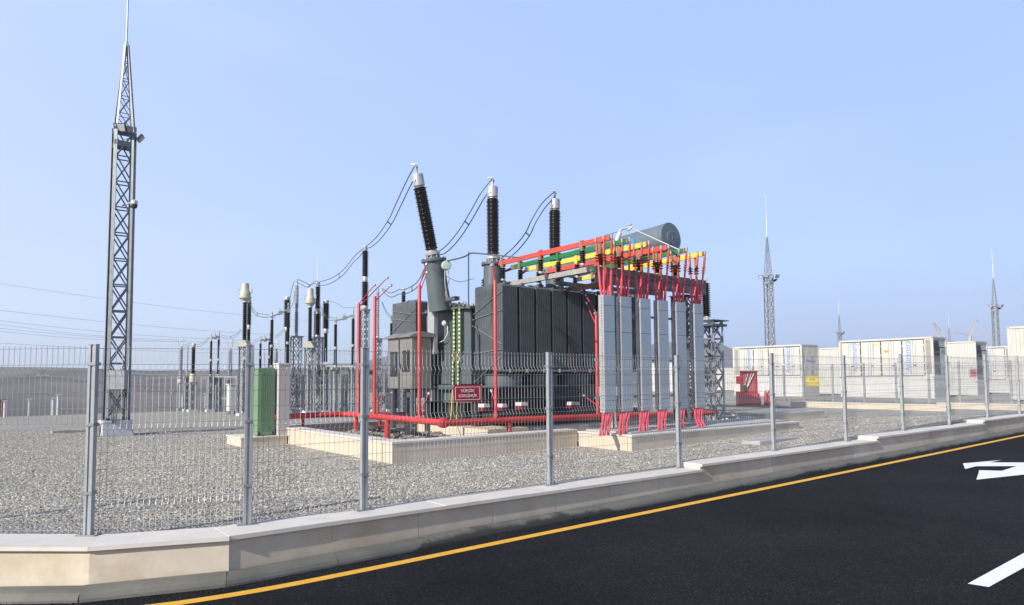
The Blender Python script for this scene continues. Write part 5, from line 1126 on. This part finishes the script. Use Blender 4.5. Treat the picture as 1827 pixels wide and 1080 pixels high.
# ============================================================ FIRE POINT
p = on_z(1336, 728, .2); FX, FY = p.x, p.y; mpx = depth(FX, FY) / FPX; zb = .22
W2 = 17 * mpx
def fpt(a, d, z): return Vector((FX, FY, z)) + RT0 * a + F2 * d
t = thing('fire_point', (FX, FY, zb), 'red fire equipment board with shovel and hooks above a red sand box', 'fire point')
z2 = hz(662, FX, FY); z1 = hz(701, FX, FY)
def pbox(b, a0, a1, d0, d1, z0, z1_): b.prism([fpt(a0, d0, z0), fpt(a1, d0, z0), fpt(a1, d1, z0), fpt(a0, d1, z0)], (0, 0, z1_ - z0))
b = MB(); pbox(b, -.26, -.20, .10, .18, z1, z2); pbox(b, .32, .40, .10, .18, z1 - .6, z2); pbox(b, -.26, .42, .08, .19, z2 - .05, z2 + .01); pbox(b, -.40, -.28, .1, .2, z2 - .5, z2 - .2); b.build('frame', red_paint, t)
b = MB(); pbox(b, -.20, .32, .16, .175, z1, z2 - .05); b.build('back_board', mat('faded_red_board', (.30, .07, .08), .6), t)
b = MB(); b.cyl(fpt(-.05, .12, z1 + .1), fpt(.18, .12, z2 - .1), .015, 6); b.cyl(fpt(-.12, .12, z1 + .2), fpt(.05, .12, z2 - .1), .012, 6); b.cyl(fpt(.0, .11, z1 + .2), fpt(.28, .11, z1 + .75), .02, 6); b.build('hook_pole', pale_hose, t)
b = MB(); b.lathe(fpt(-.14, .1, z1 + .02), (0, 0, 1), [(.05, 0), (.09, .02), (.10, .25), (.08, .27)], 10); b.build('bucket', black_m, t)
b = MB(); b.prism([fpt(-.42, -.22, zb), fpt(-.42, .2, zb), fpt(-.42, .2, z1 + .05), fpt(-.42, -.1, z1 - .05), fpt(-.42, -.22, z1 - .28)], RT0 * .82); b.build('sand_box', red_paint, t)
for k in range(3):
    a = .60 + k * .13; q = fpt(a + .06, .02 * k, zb); e = thing('fire_extinguisher', tuple(q), ['left of the three red fire extinguishers beside the sand box', 'middle one of the three red fire extinguishers on the gravel', 'right of the three red fire extinguishers by the fence post'][k], 'fire extinguisher', 'fire extinguishers')
    b = MB(); b.lathe(q, (0, 0, 1), [(.058, 0), (.064, .02), (.064, .52 + .03 * (k == 1)), (.035, .59), (.018, .62)], 14); b.build('cylinder', red_paint, e)
    b = MB(); b.bar(q + Vector((0, 0, .6)), q + Vector((.06, 0, .66)), .02); b.tube([q + Vector((0, 0, .6)), q + RT0 * .07 + Vector((0, 0, .5)), q + RT0 * .06 + Vector((0, 0, .25))], .01, 5); b.build('hose', black_m, e)

# ============================================================ CONTAINERS
def container(X, y0, y1, W, z0, zt, zp, label, side='doors', end='plain', txt=True, letters='Azərenerji', ink=blue_ink, sz=.5, flip=False):
    "long side faces -X, near end faces -Y"
    t = thing('battery_container', (X, y0, z0), label, 'container', 'white containers'); L_ = y1 - y0; b = MB()
    def corr_y(x, ya, yb, za, zb_, dep=.03, p=.14):
        yy = ya
        while yy < yb - .02:
            e = min(p, yb - yy); b.prism([(x, yy + e * .1, za), (x, yy + e * .55, za), (x - dep, yy + e * .45, za), (x - dep, yy + e * .2, za)], (0, 0, zb_ - za)); yy += p
    def corr_x(y, xa, xb, za, zb_, dep=.03, p=.13):
        xx = xa
        while xx < xb - .02:
            e = min(p, xb - xx); b.prism([(xx + e * .1, y, za), (xx + e * .55, y, za), (xx + e * .45, y - dep, za), (xx + e * .2, y - dep, za)], (0, 0, zb_ - za)); xx += p
    b.box(X + .04, X + W - .04, y0 + .04, y1 - .04, zp + .02, zt - .02)
    if side == 'corr': corr_y(X + .041, y0 + .12, y1 - .12, zp + .12, zt - .12)
    if end == 'corr': corr_x(y0 + .041, X + .12, X + W - .12, zp + .12, zt - .12)
    b.build('body', white_cont, t)
    f = MB()
    for xx in (X, X + W - .09):
        for yy in (y0, y1 - .09): f.box(xx, xx + .09, yy, yy + .09, zp, zt)
    for zz in (zp, zt - .09):
        for yy in (y0, y1 - .09): f.box(X + .09, X + W - .09, yy + .004, yy + .086, zz + .003, zz + .087)
        for xx in (X, X + W - .09): f.box(xx + .004, xx + .086, y0 + .09, y1 - .09, zz + .003, zz + .087)
    f.build('frame', white_cont, t)
    c = MB()
    for yy in (y0 + .015, y1 - .075):
        for zz in (zp + .01, zt - .07): c.box(X - .004, X, yy, yy + .06, zz, zz + .04)
    c.build('corner_casting', dark_gap, t)
    if zp > z0 + .05: p = MB(); p.box(X + .02, X + W - .02, y0 + .02, y1 - .02, z0 - .1, zp - .004); p.build('plinth', white_box, t)
    if side == 'doors':
        nd = 4; a0 = y0 + (.12 if flip else .42); a1 = y1 - (.42 if flip else .12); dw = (a1 - a0) / nd
        for k in range(nd):
            ya, yb = a0 + k * dw + .02, a0 + (k + 1) * dw - .02
            d = MB(); d.box(X + .015, X + .038, ya + .012, (ya + yb) / 2 - .008, zp + .13, zt - .14); d.box(X + .015, X + .038, (ya + yb) / 2 + .008, yb - .012, zp + .13, zt - .14); do = d.build('door', white_cont, t)
            g = MB()
            for (q0, q1, w0, w1) in ((ya - .01, yb + .01, zt - .14, zt - .105), (ya - .01, yb + .01, zp + .095, zp + .13), (ya - .02, ya + .012, zp + .13, zt - .14), (yb - .012, yb + .02, zp + .13, zt - .14), ((ya + yb) / 2 - .008, (ya + yb) / 2 + .008, zp + .13, zt - .14)): g.box(X + .03, X + .0385, q0, q1, w0, w1)
            g.build('door_seal', dark_gap, do)
            r = MB()
            for q0 in ((ya + yb) / 2 - .12, (ya + yb) / 2 + .12): r.cyl((X + .005, q0, zp + .06), (X + .005, q0, zt - .06), .012, 6)
            r.build('lock_rod', galv_light, do)
            h_ = MB()
            for zz in range(4):
                for q0 in (ya - .02, yb + .0): h_.box(X + .0, X + .029, q0 - .01, q0 + .03, zp + .25 + zz * .45, zp + .33 + zz * .45)
            h_.build('hinge', white_cont, do)
            h_ = MB(); h_.box(X - .012, X - .004, (ya + yb) / 2 - .13, (ya + yb) / 2 - .02, zp + .62, zp + .66); h_.build('handle', dark_gap, do)
        g = MB(); g.box(X + .03, X + .039, (y1 - .36 if flip else y0 + .13), (y1 - .13 if flip else y0 + .36), zp + .2, zt - .15); g.build('vent_recess', mat('recess_%s' % len(bpy.data.materials), (.28, .26, .22), .7), t)
        if txt:
            ys = a0 + dw * .75, a0 + dw * 3.3
            for yy in ys: text_part(letters, 'lettering', ink, t, (X + .010, yy, (zp + zt) / 2 + .15), (0, 0, -1), (0, 1, 0) if False else (0, -1, 0), sz, bold=.006) if False else text_part(letters, 'lettering', ink, t, (X + .010, yy, (zp + zt) / 2 + .1), (0, 0, 1), (0, 1, 0), sz, bold=.004)
            s = MB(); yy = a0 + dw * 1.72; s.box(X + .008, X + .013, yy - .13, yy + .13, zt - .72, zt - .6); s.build('orange_label', orange_m, t)
            s = MB(); s.prism([(X + .008, yy - .11, zt - 1.05), (X + .008, yy + .11, zt - 1.05), (X + .008, yy, zt - .87)], (.004, 0, 0)); s.build('warning_triangle', yel_stick, t)
            s = MB(); yy = a0 + dw * 2.2; s.box(X + .008, X + .013, yy - .05, yy + .06, zt - .38, zt - .24); s.build('yellow_label', yel_stick, t)
            s = MB()
            for k in range(9): s.box(X + .009, X + .013, yy + .14, yy + .17, zt - .3 - k * .09, zt - .26 - k * .09)
            s.build('code_marks', mat('ink_%s' % len(bpy.data.materials), (.1, .1, .1), .6), t)
    if side == 'corr' and txt: text_part(letters, 'lettering', ink, t, (X + .006, (y0 + y1) / 2, (zp + zt) / 2), (0, -1, 0), (0, 0, 1), sz, bold=.004)
    if end == 'louvre':
        g = MB(); g.box(X + .08, X + W * .45, y0 + .02, y0 + .037, zp + .2, zt - .18); g.build('louvre_panel', mat('grille_%s' % len(bpy.data.materials), (.12, .12, .125), .6), t)
        for k in range(3): q = MB(); zz = zt - .28 - k * .55; q.box(X + .14, X + W * .42, y0 + .008, y0 + .019, zz - .42, zz); q.build('fan_grille', louver, t)
        q = MB(); q.box(X + W * .5, X + W - .12, y0 + .015, y0 + .037, zp + .15, zt - .55); do = q.build('end_door', white_cont, t); q = MB(); q.box(X + W * .5 + .12, X + W - .25, y0 + .008, y0 + .0148, (zp + zt) / 2 + .2, zt - .65); q.build('door_plate', mat('plate_%s' % len(bpy.data.materials), (.25, .32, .38), .5), do)
        q = MB(); q.box(X + W * .49, X + W - .11, y0 + .012, y0 + .03, zt - .55, zt - .5); q.box(X + W * .48, X + W * .495, y0 + .012, y0 + .03, zp + .15, zt - .55); q.build('end_door_seal', dark_gap, t)
    if end == 'corr' and txt: text_part(letters, 'lettering', ink, t, (X + W / 2, y0 + .004, zt - .9), (1, 0, 0), (0, 0, 1), sz * .6, bold=.003)
    return t
C1 = on_x(1430, 614, 36.3).y; C1b = on_x(1307, 621, 36.3).y; XW = on_y(1460, 616, C1).x
container(36.3, C1, C1b, XW - 36.3, .12, 3.19, 1.35, 'white container with panelled doors and corrugated shaded end behind the fire point', 'doors', 'corr', sz=.36, flip=True)
C2 = on_x(1664, 600, 37.3).y; C2b = on_x(1496, 609, 37.3).y; XW = on_y(1688, 602, C2).x
container(37.3, C2, C2b, XW - 37.3, .3, 3.32, 1.28, 'white container with panelled doors and dark louvred end in the middle of the row', 'doors', 'louvre', sz=.36)
container(44.5, 14.3, 19.6, 1.85, .3, 3.33, 1.0, 'white corrugated container with dark louvred end behind the middle one', 'corr', 'louvre', letters='azerenerji', sz=.62)
container(44.5, 22.0, 27.0, 1.85, .3, 3.27, .5, 'plain corrugated white container peeking out between the first two', 'corr', 'plain', False)
container(52, 14.7, 20.5, 1.85, .3, 3.25, 1.0, 'far white container with panelled doors left of the rightmost one', 'doors', 'plain', sz=.5)
container(35.7, 4.9, 10.25, 1.8, .42, 3.5, .5, 'nearest white corrugated container cut by the right edge of the photo', 'corr', 'plain', True, 'AzərEnerji', navy_ink, .6)
container(44.5, 33.0, 39.0, 2.2, 0.1, 2.6, .9, 'low white container with dark louvres glimpsed left of the first one', 'plain', 'louvre', False)
container(52, 24.5, 38, 2.2, 0.1, 2.2, .5, 'pale container roof line just above the low louvred one', 'plain', 'plain', False)

# ============================================================ CRANES
def bar_list(t, L, r, m, nm):
    for (A, B) in L:
        b = MB(); b.bar(A, B, r); b.build(nm, m, t)
DC = 160
cr = lambda x, y: at(x, y, DC)
t = thing('tower_crane', tuple(cr(1731, 640)), 'faint distant crane with raised two legged peak at the right', 'crane', 'distant cranes')
bar_list(t, [(cr(1731, 640), cr(1731, 600))], .5, crane_m, 'mast'); bar_list(t, [(cr(1731, 600), cr(1763, 591)), (cr(1731, 600), cr(1704, 591)), (cr(1704, 591), cr(1700, 596))], .17, crane_m, 'jib'); bar_list(t, [(cr(1731, 600), cr(1741, 572)), (cr(1724, 593), cr(1741, 571)), (cr(1741, 571), cr(1747, 574))], .16, crane_m, 'peak'); bar_list(t, [(cr(1763, 591), cr(1763, 620))], .12, crane_m, 'hoist_rope')
t = thing('tower_crane', tuple(cr(1676, 640)), 'faint distant crane with leaning peak left of the thin tower', 'crane', 'distant cranes')
bar_list(t, [(cr(1677, 640), cr(1677, 600))], .5, crane_m, 'mast'); bar_list(t, [(cr(1649, 598), cr(1674, 593)), (cr(1674, 593), cr(1703, 590)), (cr(1680, 600), cr(1694, 597))], .17, crane_m, 'jib'); bar_list(t, [(cr(1677, 598), cr(1665, 576)), (cr(1680, 591), cr(1668, 577)), (cr(1665, 576), cr(1661, 579))], .17, crane_m, 'peak')

# ============================================================ HAZE
hm = bpy.data.materials.new('winter_haze'); hm.use_nodes = True; hn = hm.node_tree
hn.nodes.remove(hn.nodes['Principled BSDF']); pv_ = hn.nodes.new('ShaderNodeVolumePrincipled')
pv_.inputs['Color'].default_value = (0.84, 0.91, 1.0, 1); pv_.inputs['Density'].default_value = HAZE_D; pv_.inputs['Anisotropy'].default_value = 0.2
hn.links.new(pv_.outputs[0], hn.nodes['Material Output'].inputs['Volume'])
b = MB(); b.box(-2600, 2600, -2600, 2600, -6, 75); tag(b.build('haze', hm), 'pale winter haze over the whole yard and the far hills', 'haze', kind='stuff')

for o in list(S.collection.objects):
    if '_o' in o: del o['_o']
